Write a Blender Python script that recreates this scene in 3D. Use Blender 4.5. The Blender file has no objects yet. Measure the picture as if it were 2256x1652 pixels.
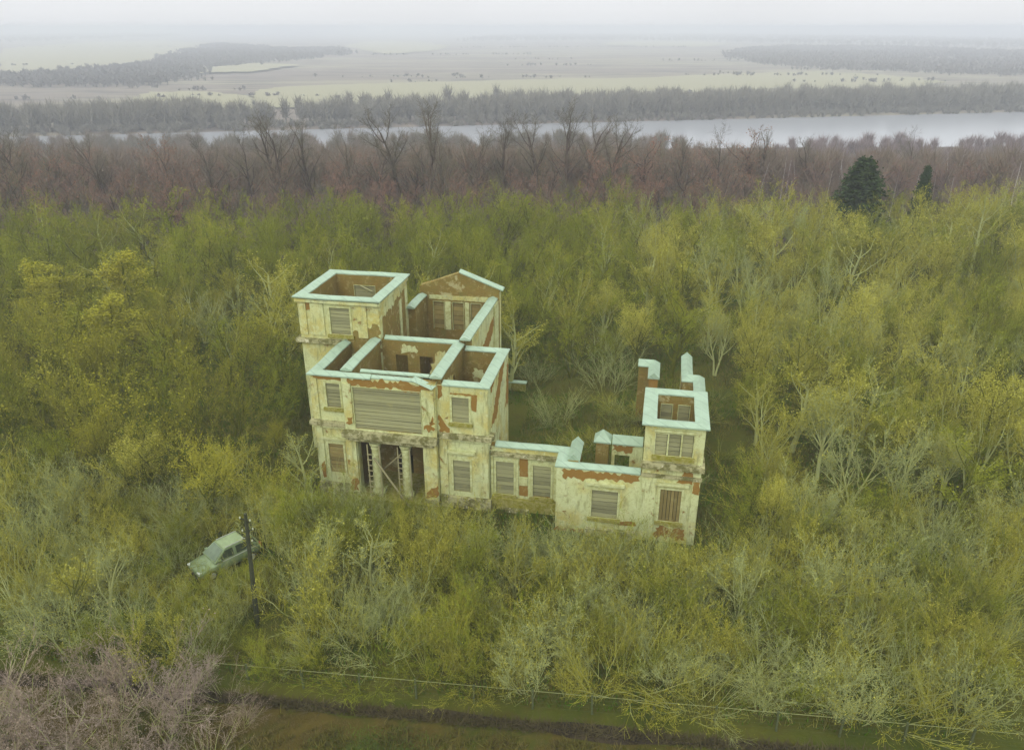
import bpy, bmesh, math, random
import numpy as np
from mathutils import Vector, Matrix, Euler

# ------------------------------------------------------------------ camera, sky, sun, exposure
SC = bpy.context.scene
COL = SC.collection
CAM_H, PITCH = 30.0, 24.0
cam_data = bpy.data.cameras.new('camera')
cam = bpy.data.objects.new('camera', cam_data); COL.objects.link(cam)
cam.location = (0, 0, CAM_H)
cam.rotation_euler = (math.radians(90 - PITCH), 0, 0)
cam_data.sensor_width = 36.0
cam_data.lens = 36.0 * 1723.0 / 2256.0
cam_data.clip_start = 0.5
cam_data.clip_end = 40000
SC.camera = cam

world = bpy.data.worlds.new('World'); SC.world = world; world.use_nodes = True
wn, wl = world.node_tree.nodes, world.node_tree.links
wn.clear()
w_out = wn.new('ShaderNodeOutputWorld')
w_bg = wn.new('ShaderNodeBackground'); w_bg.inputs['Strength'].default_value = 0.1
w_sky = wn.new('ShaderNodeTexSky'); w_sky.sky_type = 'NISHITA'; w_sky.sun_disc = False
SUN_EL, SUN_AZ = math.radians(38), math.radians(200)
w_sky.sun_elevation = SUN_EL; w_sky.sun_rotation = SUN_AZ
w_sky.air_density = 1.0; w_sky.dust_density = 3.0
w_hs = wn.new('ShaderNodeHueSaturation'); w_hs.inputs['Saturation'].default_value = 0.25
# the closed cloud deck: even grey-white, a little brighter overhead as an overcast sky is
w_tc = wn.new('ShaderNodeTexCoord'); w_sep = wn.new('ShaderNodeSeparateXYZ')
w_map = wn.new('ShaderNodeMapRange')
w_map.inputs['From Min'].default_value = 0.0; w_map.inputs['From Max'].default_value = 1.0
w_map.inputs['To Min'].default_value = 8.9; w_map.inputs['To Max'].default_value = 19.0
w_ns = wn.new('ShaderNodeTexNoise'); w_ns.inputs['Scale'].default_value = 3.0; w_ns.inputs['Detail'].default_value = 3.0
w_nm = wn.new('ShaderNodeMapRange'); w_nm.inputs['To Min'].default_value = 0.9; w_nm.inputs['To Max'].default_value = 1.1
w_mul = wn.new('ShaderNodeMath'); w_mul.operation = 'MULTIPLY'
w_cl = wn.new('ShaderNodeVectorMath'); w_cl.operation = 'SCALE'; w_cl.inputs[0].default_value = (0.975, 0.992, 1.015)
w_mix = wn.new('ShaderNodeMix'); w_mix.data_type = 'RGBA'; w_mix.inputs['Factor'].default_value = 0.85
wl.new(w_tc.outputs['Generated'], w_sep.inputs[0]); wl.new(w_sep.outputs['Z'], w_map.inputs['Value'])
wl.new(w_tc.outputs['Generated'], w_ns.inputs['Vector']); wl.new(w_ns.outputs['Fac'], w_nm.inputs['Value'])
wl.new(w_map.outputs[0], w_mul.inputs[0]); wl.new(w_nm.outputs[0], w_mul.inputs[1])
wl.new(w_mul.outputs[0], w_cl.inputs['Scale'])
wl.new(w_sky.outputs[0], w_hs.inputs['Color']); wl.new(w_hs.outputs[0], w_mix.inputs['A'])
wl.new(w_cl.outputs[0], w_mix.inputs['B']); wl.new(w_mix.outputs['Result'], w_bg.inputs['Color'])
wl.new(w_bg.outputs[0], w_out.inputs['Surface'])

sun_d = bpy.data.lights.new('sun', 'SUN'); sun_d.energy = 1.0; sun_d.angle = math.radians(25); sun_d.color = (1.0, 0.97, 0.92)
sun = bpy.data.objects.new('sun', sun_d); COL.objects.link(sun)
_sd = Vector((math.sin(SUN_AZ) * math.cos(SUN_EL), math.cos(SUN_AZ) * math.cos(SUN_EL), math.sin(SUN_EL)))
sun.rotation_euler = _sd.to_track_quat('Z', 'Y').to_euler()
sun.location = (0, 0, 200)

SC.view_settings.view_transform = 'Standard'; SC.view_settings.look = 'None'
SC.view_settings.exposure = 0.12; SC.view_settings.gamma = 1.0
SC.view_settings.use_curve_mapping = False
SC.render.engine = 'CYCLES'
SC.cycles.use_denoising = True
SC.cycles.max_bounces = 6; SC.cycles.diffuse_bounces = 3; SC.cycles.volume_bounces = 1
SC.cycles.transparent_max_bounces = 8

R = random.Random(7)
NR = np.random.default_rng(11)
rad = math.radians

# ------------------------------------------------------------------ helpers
def link(o, parent=None):
    COL.objects.link(o)
    if parent is not None: o.parent = parent
    return o

def tag(o, label=None, cat=None, group=None, kind=None):
    if label: o['label'] = label
    if cat: o['category'] = cat
    if group: o['group'] = group
    if kind: o['kind'] = kind
    return o

def empty(name, loc=(0, 0, 0), rz=0.0):
    o = bpy.data.objects.new(name, None); o.location = loc; o.rotation_euler = (0, 0, rz)
    o.empty_display_size = 0.3
    return link(o)

class MB:
    """collects boxes, prisms and tubes, then links them as one mesh object"""
    def __init__(self): self.v, self.f, self.m = [], [], []
    def add(self, verts, faces, mi=0):
        b = len(self.v); self.v += [tuple(p) for p in verts]
        self.f += [tuple(i + b for i in f) for f in faces]; self.m += [mi] * len(faces)
        return self
    def box(self, x0, x1, y0, y1, z0, z1, mi=0, M=None):
        vs = [(x0,y0,z0),(x1,y0,z0),(x1,y1,z0),(x0,y1,z0),(x0,y0,z1),(x1,y0,z1),(x1,y1,z1),(x0,y1,z1)]
        if M is not None: vs = [tuple(M @ Vector(p)) for p in vs]
        return self.add(vs, [(0,3,2,1),(4,5,6,7),(0,1,5,4),(1,2,6,5),(2,3,7,6),(3,0,4,7)], mi)
    def prism(self, pts, axis, t0, t1, mi=0):
        """polygon pts (a, z) in the wall plane, thickness t0..t1; axis 'u' runs along x, 'v' along y"""
        n = len(pts)
        P = (lambda a, t, z: (a, t, z)) if axis == 'u' else (lambda a, t, z: (t, a, z))
        vs = [P(a, t0, z) for a, z in pts] + [P(a, t1, z) for a, z in pts]
        fs = [tuple(range(n)), tuple(range(2*n-1, n-1, -1))]
        fs += [(i, i+n, (i+1) % n + n, (i+1) % n) for i in range(n)]
        return self.add(vs, fs, mi)
    def tube(self, p0, p1, r0, r1=None, n=8, mi=0, cap=True):
        r1 = r0 if r1 is None else r1
        p0, p1 = Vector(p0), Vector(p1); d = (p1 - p0).normalized()
        a = d.orthogonal().normalized(); b = d.cross(a)
        vs = [p0 + (a*math.cos(t) + b*math.sin(t))*r0 for t in [2*math.pi*i/n for i in range(n)]]
        vs += [p1 + (a*math.cos(t) + b*math.sin(t))*r1 for t in [2*math.pi*i/n for i in range(n)]]
        fs = [(i, (i+1) % n, (i+1) % n + n, i+n) for i in range(n)]
        if cap: fs += [tuple(range(n-1, -1, -1)), tuple(range(n, 2*n))]
        return self.add(vs, fs, mi)
    def lathe(self, prof, n=16, c=(0,0,0), mi=0):
        vs = []; k = len(prof)
        for r, z in prof:
            vs += [(c[0]+r*math.cos(2*math.pi*i/n), c[1]+r*math.sin(2*math.pi*i/n), c[2]+z) for i in range(n)]
        fs = []
        for j in range(k-1):
            fs += [(j*n+i, j*n+(i+1) % n, (j+1)*n+(i+1) % n, (j+1)*n+i) for i in range(n)]
        fs += [tuple(range(n-1, -1, -1)), tuple(range((k-1)*n, k*n))]
        return self.add(vs, fs, mi)
    def build(self, name, mats, parent=None, fix=True, smooth=False):
        me = bpy.data.meshes.new(name); me.from_pydata(self.v, [], self.f)
        for m in (mats if isinstance(mats, (list, tuple)) else [mats]): me.materials.append(m)
        me.polygons.foreach_set('material_index', self.m)
        if fix:
            bm = bmesh.new(); bm.from_mesh(me); bmesh.ops.recalc_face_normals(bm, faces=bm.faces); bm.to_mesh(me); bm.free()
        if smooth: me.polygons.foreach_set('use_smooth', [True]*len(me.polygons))
        me.update()
        return link(bpy.data.objects.new(name, me), parent)

def np_mesh(name, V, F, mats, mi=None):
    """fast mesh from numpy: V (n,3), F (m,3) triangles"""
    me = bpy.data.meshes.new(name)
    V = np.asarray(V, np.float32); F = np.asarray(F, np.int32)
    me.vertices.add(len(V)); me.vertices.foreach_set('co', V.ravel())
    me.loops.add(F.size); me.loops.foreach_set('vertex_index', F.ravel())
    me.polygons.add(len(F)); me.polygons.foreach_set('loop_start', np.arange(0, F.size, 3, dtype=np.int32))
    for m in mats: me.materials.append(m)
    if mi is not None: me.polygons.foreach_set('material_index', np.asarray(mi, np.int32))
    me.update(calc_edges=True)
    return me

# ------------------------------------------------------------------ materials
def hexa(c): return (c[0], c[1], c[2], 1.0)

class Mat:
    def __init__(self, name, rough=0.9, spec=0.2):
        self.m = bpy.data.materials.new(name); self.m.use_nodes = True
        self.N, self.L = self.m.node_tree.nodes, self.m.node_tree.links
        self.b = self.N['Principled BSDF']; self.b.inputs['Roughness'].default_value = rough
        self.b.inputs['Specular IOR Level'].default_value = spec
    def coord(self, kind='Object', scale=(1,1,1)):
        t = self.N.new('ShaderNodeTexCoord'); mp = self.N.new('ShaderNodeMapping')
        mp.inputs['Scale'].default_value = scale
        self.L.new(t.outputs[kind], mp.inputs['Vector']); return mp.outputs[0]
    def pos(self, scale=(1,1,1)):
        t = self.N.new('ShaderNodeNewGeometry'); mp = self.N.new('ShaderNodeMapping')
        mp.inputs['Scale'].default_value = scale
        self.L.new(t.outputs['Position'], mp.inputs['Vector']); return mp.outputs[0]
    def noise(self, vec, scale, detail=4, rough=0.6, dist=0.0):
        n = self.N.new('ShaderNodeTexNoise'); n.inputs['Scale'].default_value = scale
        n.inputs['Detail'].default_value = detail; n.inputs['Roughness'].default_value = rough
        n.inputs['Distortion'].default_value = dist
        self.L.new(vec, n.inputs['Vector']); return n.outputs['Fac']
    def step(self, fac, lo, hi, a=0.0, b=1.0):
        n = self.N.new('ShaderNodeMapRange'); n.interpolation_type = 'SMOOTHSTEP'
        n.inputs['From Min'].default_value = lo; n.inputs['From Max'].default_value = hi
        n.inputs['To Min'].default_value = a; n.inputs['To Max'].default_value = b
        self.L.new(fac, n.inputs['Value']); return n.outputs[0]
    def mix(self, fac, a, b, mode='MIX'):
        n = self.N.new('ShaderNodeMix'); n.data_type = 'RGBA'; n.blend_type = mode
        for s, k in ((fac, 'Factor'), (a, 'A'), (b, 'B')):
            if isinstance(s, (int, float)): n.inputs[k].default_value = s
            elif isinstance(s, tuple): n.inputs[k].default_value = hexa(s)
            else: self.L.new(s, n.inputs[k])
        return n.outputs['Result']
    def math(self, op, a, b):
        n = self.N.new('ShaderNodeMath'); n.operation = op
        for i, s in enumerate((a, b)):
            if isinstance(s, (int, float)): n.inputs[i].default_value = s
            else: self.L.new(s, n.inputs[i])
        return n.outputs[0]
    def objrand(self):
        return self.N.new('ShaderNodeObjectInfo').outputs['Random']
    def bump(self, h, strength=0.4, dist=0.02):
        n = self.N.new('ShaderNodeBump'); n.inputs['Strength'].default_value = strength
        n.inputs['Distance'].default_value = dist
        self.L.new(h, n.inputs['Height']); self.L.new(n.outputs[0], self.b.inputs['Normal'])
    def color(self, c):
        if isinstance(c, tuple): self.b.inputs['Base Color'].default_value = hexa(c)
        else: self.L.new(c, self.b.inputs['Base Color'])
        return self.m

def brick_color(M):
    t = M.N.new('ShaderNodeTexCoord'); s = M.N.new('ShaderNodeSeparateXYZ'); c = M.N.new('ShaderNodeCombineXYZ')
    M.L.new(t.outputs['Object'], s.inputs[0])
    M.L.new(M.math('ADD', s.outputs['X'], s.outputs['Y']), c.inputs['X']); M.L.new(s.outputs['Z'], c.inputs['Y'])
    b = M.N.new('ShaderNodeTexBrick'); M.L.new(c.outputs[0], b.inputs['Vector'])
    b.inputs['Scale'].default_value = 1.0; b.inputs['Brick Width'].default_value = 0.27; b.inputs['Row Height'].default_value = 0.085
    b.inputs['Mortar Size'].default_value = 0.012
    b.inputs['Color1'].default_value = hexa((0.25, 0.155, 0.028)); b.inputs['Color2'].default_value = hexa((0.19, 0.125, 0.025))
    b.inputs['Mortar'].default_value = hexa((0.23, 0.21, 0.065))
    return b.outputs['Color'], b.outputs['Fac']

def make_plaster():
    M = Mat('old_plaster', 0.92, 0.15)
    P = M.coord('Object'); Ps = M.coord('Object', (2.2, 2.2, 0.45))
    big = M.noise(P, 0.55, 4, 0.55); mid = M.noise(P, 2.2, 6, 0.65); fine = M.noise(P, 9, 6, 0.7)
    streak = M.noise(Ps, 1.6, 5, 0.65)
    c = M.mix(M.step(big, 0.44, 0.60), (0.52, 0.565, 0.275), (0.48, 0.43, 0.125))
    c = M.mix(M.step(mid, 0.42, 0.75), c, (0.57, 0.62, 0.335))
    c = M.mix(M.step(streak, 0.50, 0.70, 0, 0.85), c, (0.27, 0.275, 0.11))
    c = M.mix(M.step(M.noise(P, 0.8, 7, 0.7, 0.8), 0.55, 0.68, 0, 0.6), c, (0.33, 0.35, 0.21))
    c = M.mix(M.step(fine, 0.50, 0.74, 0, 0.75), c, (0.27, 0.27, 0.11))
    moss = M.noise(P, 1.3, 6, 0.75, 0.6)
    c = M.mix(M.step(moss, 0.56, 0.70, 0, 0.7), c, (0.22, 0.22, 0.035))
    bc, bf = brick_color(M)
    br = M.noise(P, 1.25, 10, 0.72, 0.25)
    brm = M.step(br, 0.625, 0.64)
    bc = M.mix(0.5, bc, (0.30, 0.16, 0.032))
    halo = M.step(br, 0.57, 0.62, 0, 0.6); c = M.mix(halo, c, (0.33, 0.29, 0.12))
    c = M.mix(brm, c, bc)
    M.bump(M.math('ADD', M.math('MULTIPLY', fine, 0.5), M.math('MULTIPLY', M.math('SUBTRACT', 1.0, brm), 1.5)), 0.6, 0.03)
    return M.color(c)

def make_brick(dark=1.0):
    M = Mat('bare_brick', 0.95, 0.1)
    P = M.coord('Object'); bc, bf = brick_color(M)
    n = M.noise(P, 1.1, 6, 0.65); f = M.noise(P, 6, 5, 0.7); s = M.noise(M.coord('Object', (1.5, 1.5, 0.4)), 1.2, 5, 0.6)
    c = M.mix(M.step(n, 0.40, 0.68, 0, 0.75), bc, (0.22, 0.185, 0.045))
    c = M.mix(M.step(f, 0.5, 0.8, 0, 0.6), c, (0.15, 0.12, 0.03))
    c = M.mix(M.step(s, 0.56, 0.72, 0, 0.7), c, (0.17, 0.17, 0.045))
    c = M.mix(M.step(M.noise(P, 0.8, 6, 0.6, 0.5), 0.60, 0.66, 0, 0.85), c, (0.42, 0.395, 0.19))
    c = M.mix(M.step(M.noise(P, 1.9, 7, 0.7, 0.4), 0.54, 0.62, 0, 0.7), c, (0.34, 0.29, 0.11))
    M.bump(M.math('ADD', f, M.math('MULTIPLY', bf, -1.0)), 0.5, 0.02)
    return M.color(c)

def make_patch():
    M = Mat('fresh_brick', 0.95, 0.1)
    P = M.coord('Object'); bc, bf = brick_color(M)
    bc = M.mix(0.55, bc, (0.31, 0.155, 0.028))
    f = M.noise(P, 5, 6, 0.7)
    c = M.mix(M.step(f, 0.45, 0.75, 0, 0.6), bc, (0.22, 0.13, 0.03))
    c = M.mix(M.step(M.noise(P, 1.7, 5, 0.7), 0.55, 0.7, 0, 0.6), c, (0.36, 0.28, 0.10))
    M.bump(M.math('ADD', f, M.math('MULTIPLY', bf, -1.0)), 0.5, 0.02)
    return M.color(c)

def make_coping():
    M = Mat('mint_tin_sheet', 0.55, 0.35)
    P = M.coord('Object')
    n = M.noise(P, 1.4, 5, 0.6); f = M.noise(P, 7, 5, 0.7)
    c = M.mix(M.step(n, 0.35, 0.7), (0.33, 0.45, 0.315), (0.28, 0.385, 0.26))
    c = M.mix(M.step(f, 0.52, 0.8, 0, 0.5), c, (0.39, 0.46, 0.31))
    c = M.mix(M.step(M.noise(P, 3.1, 6, 0.75), 0.63, 0.72, 0, 0.6), c, (0.25, 0.25, 0.12))
    w = M.N.new('ShaderNodeTexWave'); w.wave_type = 'BANDS'; w.bands_direction = 'DIAGONAL'; w.inputs['Scale'].default_value = 0.55
    M.L.new(P, w.inputs['Vector'])
    c = M.mix(M.step(w.outputs['Fac'], 0.97, 1.0, 0, 0.45), c, (0.16, 0.22, 0.17))
    M.bump(n, 0.25, 0.03)
    return M.color(c)

def make_wood(name, a, b, grain='x'):
    M = Mat(name, 0.9, 0.1)
    sc = (0.6, 0.6, 14) if grain == 'x' else (14, 14, 0.6)
    n = M.noise(M.coord('Object', sc), 2.0, 5, 0.65); r = M.objrand()
    c = M.mix(M.step(n, 0.3, 0.75), a, b)
    c = M.mix(M.math('MULTIPLY', r, 0.75), c, tuple(x*0.42 for x in a))
    c = M.mix(M.step(M.noise(M.coord('Object'), 1.9, 4, 0.6), 0.5, 0.75, 0, 0.5), c, (0.31, 0.30, 0.12))
    M.bump(n, 0.3, 0.01)
    return M.color(c)

def make_cornice():
    M = Mat('mossy_stone', 0.95, 0.1)
    P = M.coord('Object'); n = M.noise(P, 1.6, 6, 0.7); f = M.noise(P, 7, 5, 0.7)
    c = M.mix(M.step(n, 0.42, 0.58), (0.40, 0.385, 0.20), (0.15, 0.145, 0.05))
    c = M.mix(M.step(f, 0.5, 0.72, 0, 0.8), c, (0.12, 0.12, 0.025))
    c = M.mix(M.step(M.noise(P, 2.7, 5, 0.7), 0.6, 0.66), c, (0.60, 0.58, 0.38))
    M.bump(f, 0.6, 0.04)
    return M.color(c)

def make_simple(name, a, b, scale=3.0, rough=0.9, spec=0.2, rnd=0.0, det=4):
    M = Mat(name, rough, spec)
    c = M.mix(M.step(M.noise(M.coord('Object'), scale, det, 0.65), 0.35, 0.68), a, b)
    if rnd: c = M.mix(M.math('MULTIPLY', M.objrand(), rnd), c, tuple(x*0.5 for x in a))
    return M.color(c)

def make_twig(name, a, b, c3, rnd=0.8):
    """bark and twig colour: varies from plant to plant and along the branches"""
    M = Mat(name, 0.95, 0.1)
    r = M.objrand(); n = M.noise(M.pos(), 0.55, 3, 0.6); f = M.noise(M.pos(), 4.0, 3, 0.6)
    c = M.mix(M.math('MULTIPLY', r, rnd), a, b)
    c = M.mix(M.step(n, 0.42, 0.68, 0, 0.7), c, c3)
    c = M.mix(M.step(f, 0.45, 0.75, 0, 0.35), c, tuple(min(1, x*1.5) for x in a))
    r2 = M.math('FRACT', M.math('MULTIPLY', r, 7.31), 0.0)
    c = M.mix(M.step(r2, 0.30, 1.0, 0, 0.42*min(1, rnd)), c, tuple(x*0.42 for x in b))
    return M.color(c)

def make_ground():
    M = Mat('ground_soil_grass', 0.97, 0.05)
    P = M.pos()
    n1 = M.noise(P, 0.13, 5, 0.6); n2 = M.noise(P, 0.9, 6, 0.7); n3 = M.noise(P, 5, 5, 0.75)
    near = M.mix(M.step(n1, 0.38, 0.62), (0.050, 0.066, 0.007), (0.085, 0.090, 0.012))
    near = M.mix(M.step(n2, 0.42, 0.72, 0, 0.8), near, (0.075, 0.064, 0.012))
    near = M.mix(M.step(n3, 0.5, 0.8, 0, 0.6), near, (0.13, 0.13, 0.022))
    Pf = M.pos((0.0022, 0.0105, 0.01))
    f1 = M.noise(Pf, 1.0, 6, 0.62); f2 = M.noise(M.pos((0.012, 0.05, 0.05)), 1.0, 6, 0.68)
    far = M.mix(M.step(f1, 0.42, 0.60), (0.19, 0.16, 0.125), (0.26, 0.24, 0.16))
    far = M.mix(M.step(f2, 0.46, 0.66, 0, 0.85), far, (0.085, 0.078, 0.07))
    s = M.N.new('ShaderNodeSeparateXYZ'); M.L.new(M.pos(), s.inputs[0])
    wood = M.mix(M.step(n2, 0.4, 0.7), (0.10, 0.075, 0.055), (0.07, 0.055, 0.04))
    c = M.mix(M.step(s.outputs['Y'], 104, 124), near, wood)
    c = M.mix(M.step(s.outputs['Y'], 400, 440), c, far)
    M.bump(n3, 0.8, 0.08)
    return M.color(c)

def make_verge(name, a, b, c3):
    M = Mat(name, 0.97, 0.05); P = M.pos()
    n1 = M.noise(P, 0.35, 5, 0.65); n2 = M.noise(P, 2.5, 6, 0.75); n3 = M.noise(P, 12, 4, 0.7)
    c = M.mix(M.step(n1, 0.42, 0.62), a, b)
    c = M.mix(M.step(n2, 0.46, 0.7, 0, 0.8), c, c3)
    c = M.mix(M.step(n3, 0.5, 0.8, 0, 0.5), c, tuple(x*0.5 for x in a))
    M.bump(n2, 0.9, 0.08)
    return M.color(c)

PLASTER = make_plaster(); BRICK = make_brick(); PATCH = make_patch(); COPING = make_coping(); CORNICE = make_cornice()
BOARD = make_wood('grey_weathered_board', (0.36, 0.36, 0.19), (0.27, 0.275, 0.12))
BOARD_BROWN = make_wood('brown_board', (0.32, 0.26, 0.09), (0.25, 0.20, 0.065))
TRIM = make_simple('pale_trim_plaster', (0.54, 0.58, 0.29), (0.38, 0.385, 0.15), 3.0)
MOSS = make_simple('moss_bank', (0.20, 0.19, 0.012), (0.32, 0.30, 0.10), 5.0)
TIMBER = make_wood('strut_timber', (0.42, 0.39, 0.20), (0.33, 0.30, 0.15), 'z')
DARKWOOD = make_simple('tarred_pole_wood', (0.035, 0.042, 0.018), (0.055, 0.06, 0.028), 6.0)
PORCELAIN = make_simple('porcelain', (0.40, 0.44, 0.28), (0.35, 0.38, 0.24), 4.0, 0.35, 0.5)
STEEL_PALE = make_simple('pale_fence_rail', (0.23, 0.25, 0.09), (0.18, 0.20, 0.07), 8.0, 0.7, 0.3)
POSTM = make_simple('dark_fence_post', (0.07, 0.09, 0.03), (0.10, 0.11, 0.05), 8.0, 0.85, 0.2)
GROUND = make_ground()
VERGE = make_verge('verge_grass', (0.078, 0.060, 0.012), (0.052, 0.062, 0.008), (0.10, 0.078, 0.020))
SOIL = make_verge('dark_wet_soil', (0.036, 0.029, 0.019), (0.060, 0.047, 0.026), (0.020, 0.016, 0.012))
MEADOW = make_verge('far_meadow', (0.29, 0.28, 0.165), (0.32, 0.30, 0.185), (0.25, 0.24, 0.15))
TWIG = {
    'olive': make_twig('twig_olive', (0.211, 0.246, 0.021), (0.153, 0.175, 0.013), (0.247, 0.246, 0.022)),
    'silver': make_twig('twig_silver', (0.381, 0.429, 0.171), (0.297, 0.335, 0.114), (0.332, 0.358, 0.114)),
    'yellow': make_twig('twig_yellow', (0.355, 0.339, 0.037), (0.285, 0.270, 0.025), (0.343, 0.356, 0.055)),
    'gold': make_twig('twig_gold', (0.263, 0.253, 0.028), (0.215, 0.220, 0.024), (0.224, 0.244, 0.028)),
    'brown': make_twig('twig_brown', (0.213, 0.154, 0.116), (0.171, 0.138, 0.097), (0.195, 0.166, 0.112)),
    'rust': make_twig('twig_rust', (0.293, 0.173, 0.124), (0.232, 0.147, 0.106), (0.207, 0.147, 0.106)),
    'grey': make_twig('twig_grey', (0.162, 0.144, 0.101), (0.120, 0.109, 0.075), (0.192, 0.172, 0.109)),
    'mauve': make_twig('twig_mauve', (0.36, 0.29, 0.225), (0.25, 0.19, 0.145), (0.33, 0.255, 0.14)),
    'moss': make_twig('twig_moss', (0.17, 0.165, 0.085), (0.14, 0.14, 0.075), (0.20, 0.18, 0.09)),
    'birch': make_twig('twig_birch', (0.20, 0.145, 0.135), (0.16, 0.12, 0.11), (0.22, 0.17, 0.15)),
    'fir': make_twig('needle_fir', (0.030, 0.055, 0.018), (0.04, 0.065, 0.02), (0.055, 0.075, 0.02)),
}
BARK = {
    'olive': make_twig('bark_olive', (0.105, 0.120, 0.010), (0.079, 0.087, 0.008), (0.147, 0.153, 0.013)),
    'pale': make_twig('bark_pale', (0.391, 0.429, 0.177), (0.322, 0.346, 0.114), (0.344, 0.346, 0.104)),
    'brown': make_twig('bark_brown', (0.10, 0.075, 0.058), (0.075, 0.06, 0.048), (0.12, 0.095, 0.07)),
    'white': make_twig('bark_white', (0.52, 0.49, 0.46), (0.44, 0.41, 0.38), (0.36, 0.33, 0.30)),
}
LEAF = {
    'cream': make_twig('dry_leaf_cream', (0.406, 0.389, 0.065), (0.332, 0.332, 0.046), (0.427, 0.421, 0.085)),
    'gold': make_twig('dry_leaf_gold', (0.322, 0.298, 0.024), (0.282, 0.282, 0.024), (0.292, 0.293, 0.032)),
    'rust': make_twig('dry_leaf_rust', (0.27, 0.14, 0.09), (0.22, 0.12, 0.08), (0.20, 0.13, 0.08)),
    'moss': make_twig('dry_leaf_moss', (0.230, 0.257, 0.018), (0.177, 0.207, 0.013), (0.263, 0.262, 0.021)),
}

# ------------------------------------------------------------------ terrain, river, plain
S0, S1 = Vector((-290.06, 436.0)), Vector((359.07, 575.9))      # far shore
N0, N1 = Vector((-250.5, 385.0)), Vector((258.1, 407.0))        # near shore
def far_shore(x): return S0.y + (x - S0.x) * (S1.y - S0.y) / (S1.x - S0.x)
def near_shore(x): return N0.y + (x - N0.x) * (N1.y - N0.y) / (N1.x - N0.x)
def sstep(a, b, x):
    t = np.clip((x - a) / (b - a), 0, 1); return t*t*(3-2*t)
def height(x, y):
    x = np.asarray(x, float); y = np.asarray(y, float)
    calm = sstep(55, 120, np.hypot(x, y - 40))
    h = calm * (0.8*np.sin(x*0.045 + 1) * np.cos(y*0.038) + 0.3*np.sin(x*0.13 + y*0.09))
    ns, fs = near_shore(np.clip(x, -900, 900)), far_shore(np.clip(x, -900, 900))
    h = h * (1 - sstep(180, 360, y)) - 24.0 * sstep(112, 355, y)
    bed = sstep(ns - 8, ns + 6, y) * (1 - sstep(fs - 5, fs + 7, y))
    h = h - 4.0*bed
    h = h + sstep(fs + 30, fs + 400, y) * (0.6*np.sin(x*0.006) + 0.5*np.sin(y*0.009))
    return h
def hgt(x, y): return float(height(x, y))

def make_terrain():
    ys = list(np.arange(-40, 130, 2.0)) + list(np.arange(130, 380, 6.0)) + list(np.arange(380, 640, 5.0))
    y = 640.0
    while y < 8600: ys.append(y); y *= 1.06
    ys.append(8600)
    xs = list(np.arange(-80, 80.1, 2.5)); x = 80.0
    while x < 8000: x = x*1.09 + 2; xs += [x, -x]
    xs = sorted(xs)
    X, Y = np.meshgrid(xs, ys); Z = height(X, Y)
    V = np.stack([X, Y, Z], -1).reshape(-1, 3)
    nx, ny = len(xs), len(ys)
    i = np.arange(ny-1)[:, None]*nx + np.arange(nx-1)[None, :]
    a, b, c, d = i.ravel(), (i+1).ravel(), (i+nx+1).ravel(), (i+nx).ravel()
    F = np.concatenate([np.stack([a, b, c], 1), np.stack([a, c, d], 1)])
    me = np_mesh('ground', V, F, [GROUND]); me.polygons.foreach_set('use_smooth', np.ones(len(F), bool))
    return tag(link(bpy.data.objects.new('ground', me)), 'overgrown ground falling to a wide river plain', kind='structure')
make_terrain()

def make_river():
    M = Mat('river_water', 0.2, 0.5)
    M.bump(M.noise(M.pos((1, 0.35, 1)), 0.6, 3, 0.5), 0.02, 0.05)
    m = M.color((0.34, 0.355, 0.37))
    xs = np.linspace(-900, 900, 61); V = []; F = []
    for k, x in enumerate(xs):
        V += [(x, near_shore(x) - 12, -25.0), (x, far_shore(x) + 4, -25.0)]
        if k: F += [(2*k-2, 2*k, 2*k+1), (2*k-2, 2*k+1, 2*k-1)]
    o = link(bpy.data.objects.new('river', np_mesh('river', V, F, [m])))
    tag(o, 'wide pale grey river', kind='structure')
    pond = [atpx(*p, -23.2) for p in ((478, 76), (540, 80), (600, 76), (644, 67), (560, 68), (505, 71))]
    o = MB().add([(p.x, p.y, -23.0) for p in pond], [tuple(range(len(pond)))]).build('oxbow_lake', m)
    tag(o, 'distant sliver of water beyond the diagonal wood', kind='structure')

F_PX, CX, CY = 1723.0, 1128.0, 826.0
def atpx(px, py, z):
    """point of the ground plane z seen at a pixel of the 2256 x 1652 working picture"""
    c, s = math.cos(rad(PITCH)), math.sin(rad(PITCH))
    dx, dy, dz = (px-CX)/F_PX, c - (py-CY)/F_PX*s, -s - (py-CY)/F_PX*c
    t = (z - CAM_H)/dz
    return Vector((dx*t, dy*t, z))
make_river()

def strip(name, a, b, w0, w1, z, mat, label):
    """a sheet beside the line a-b, offset w0..w1 towards the camera"""
    a, b = Vector(a), Vector(b); d = (b-a).normalized(); n = Vector((d.y, -d.x))
    k = 60; mb = MB()
    for i in range(k+1):
        p = a + (b-a)*i/k
        e0 = 0.25*math.sin(i*1.7) + 0.2*math.sin(i*0.61+1); e1 = 0.3*math.sin(i*1.3+2) + 0.2*math.sin(i*0.47)
        q, r = p + n*(w0+e0), p + n*(w1+e1)
        mb.add([(q.x, q.y, z), (r.x, r.y, z)], [])
        if i: mb.f.append((2*i-2, 2*i-1, 2*i+1, 2*i)); mb.m.append(0)
    return tag(mb.build(name, mat), label, kind='structure')
FA, FB = Vector((-16.0, 29.82)), Vector((40.0, 23.45))           # the fence line
fdir = (FB-FA).normalized()
_fa, _fb = FA - fdir*40, FB + fdir*30
strip('grass_verge', _fa, _fb, 1.2, 30, 0.020, VERGE, 'brown and green grass verge along the road side')
strip('soil_strip', _fa, _fb, 0.85, 1.22, 0.032, SOIL, 'dark wet strip of soil in front of the fence')

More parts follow.
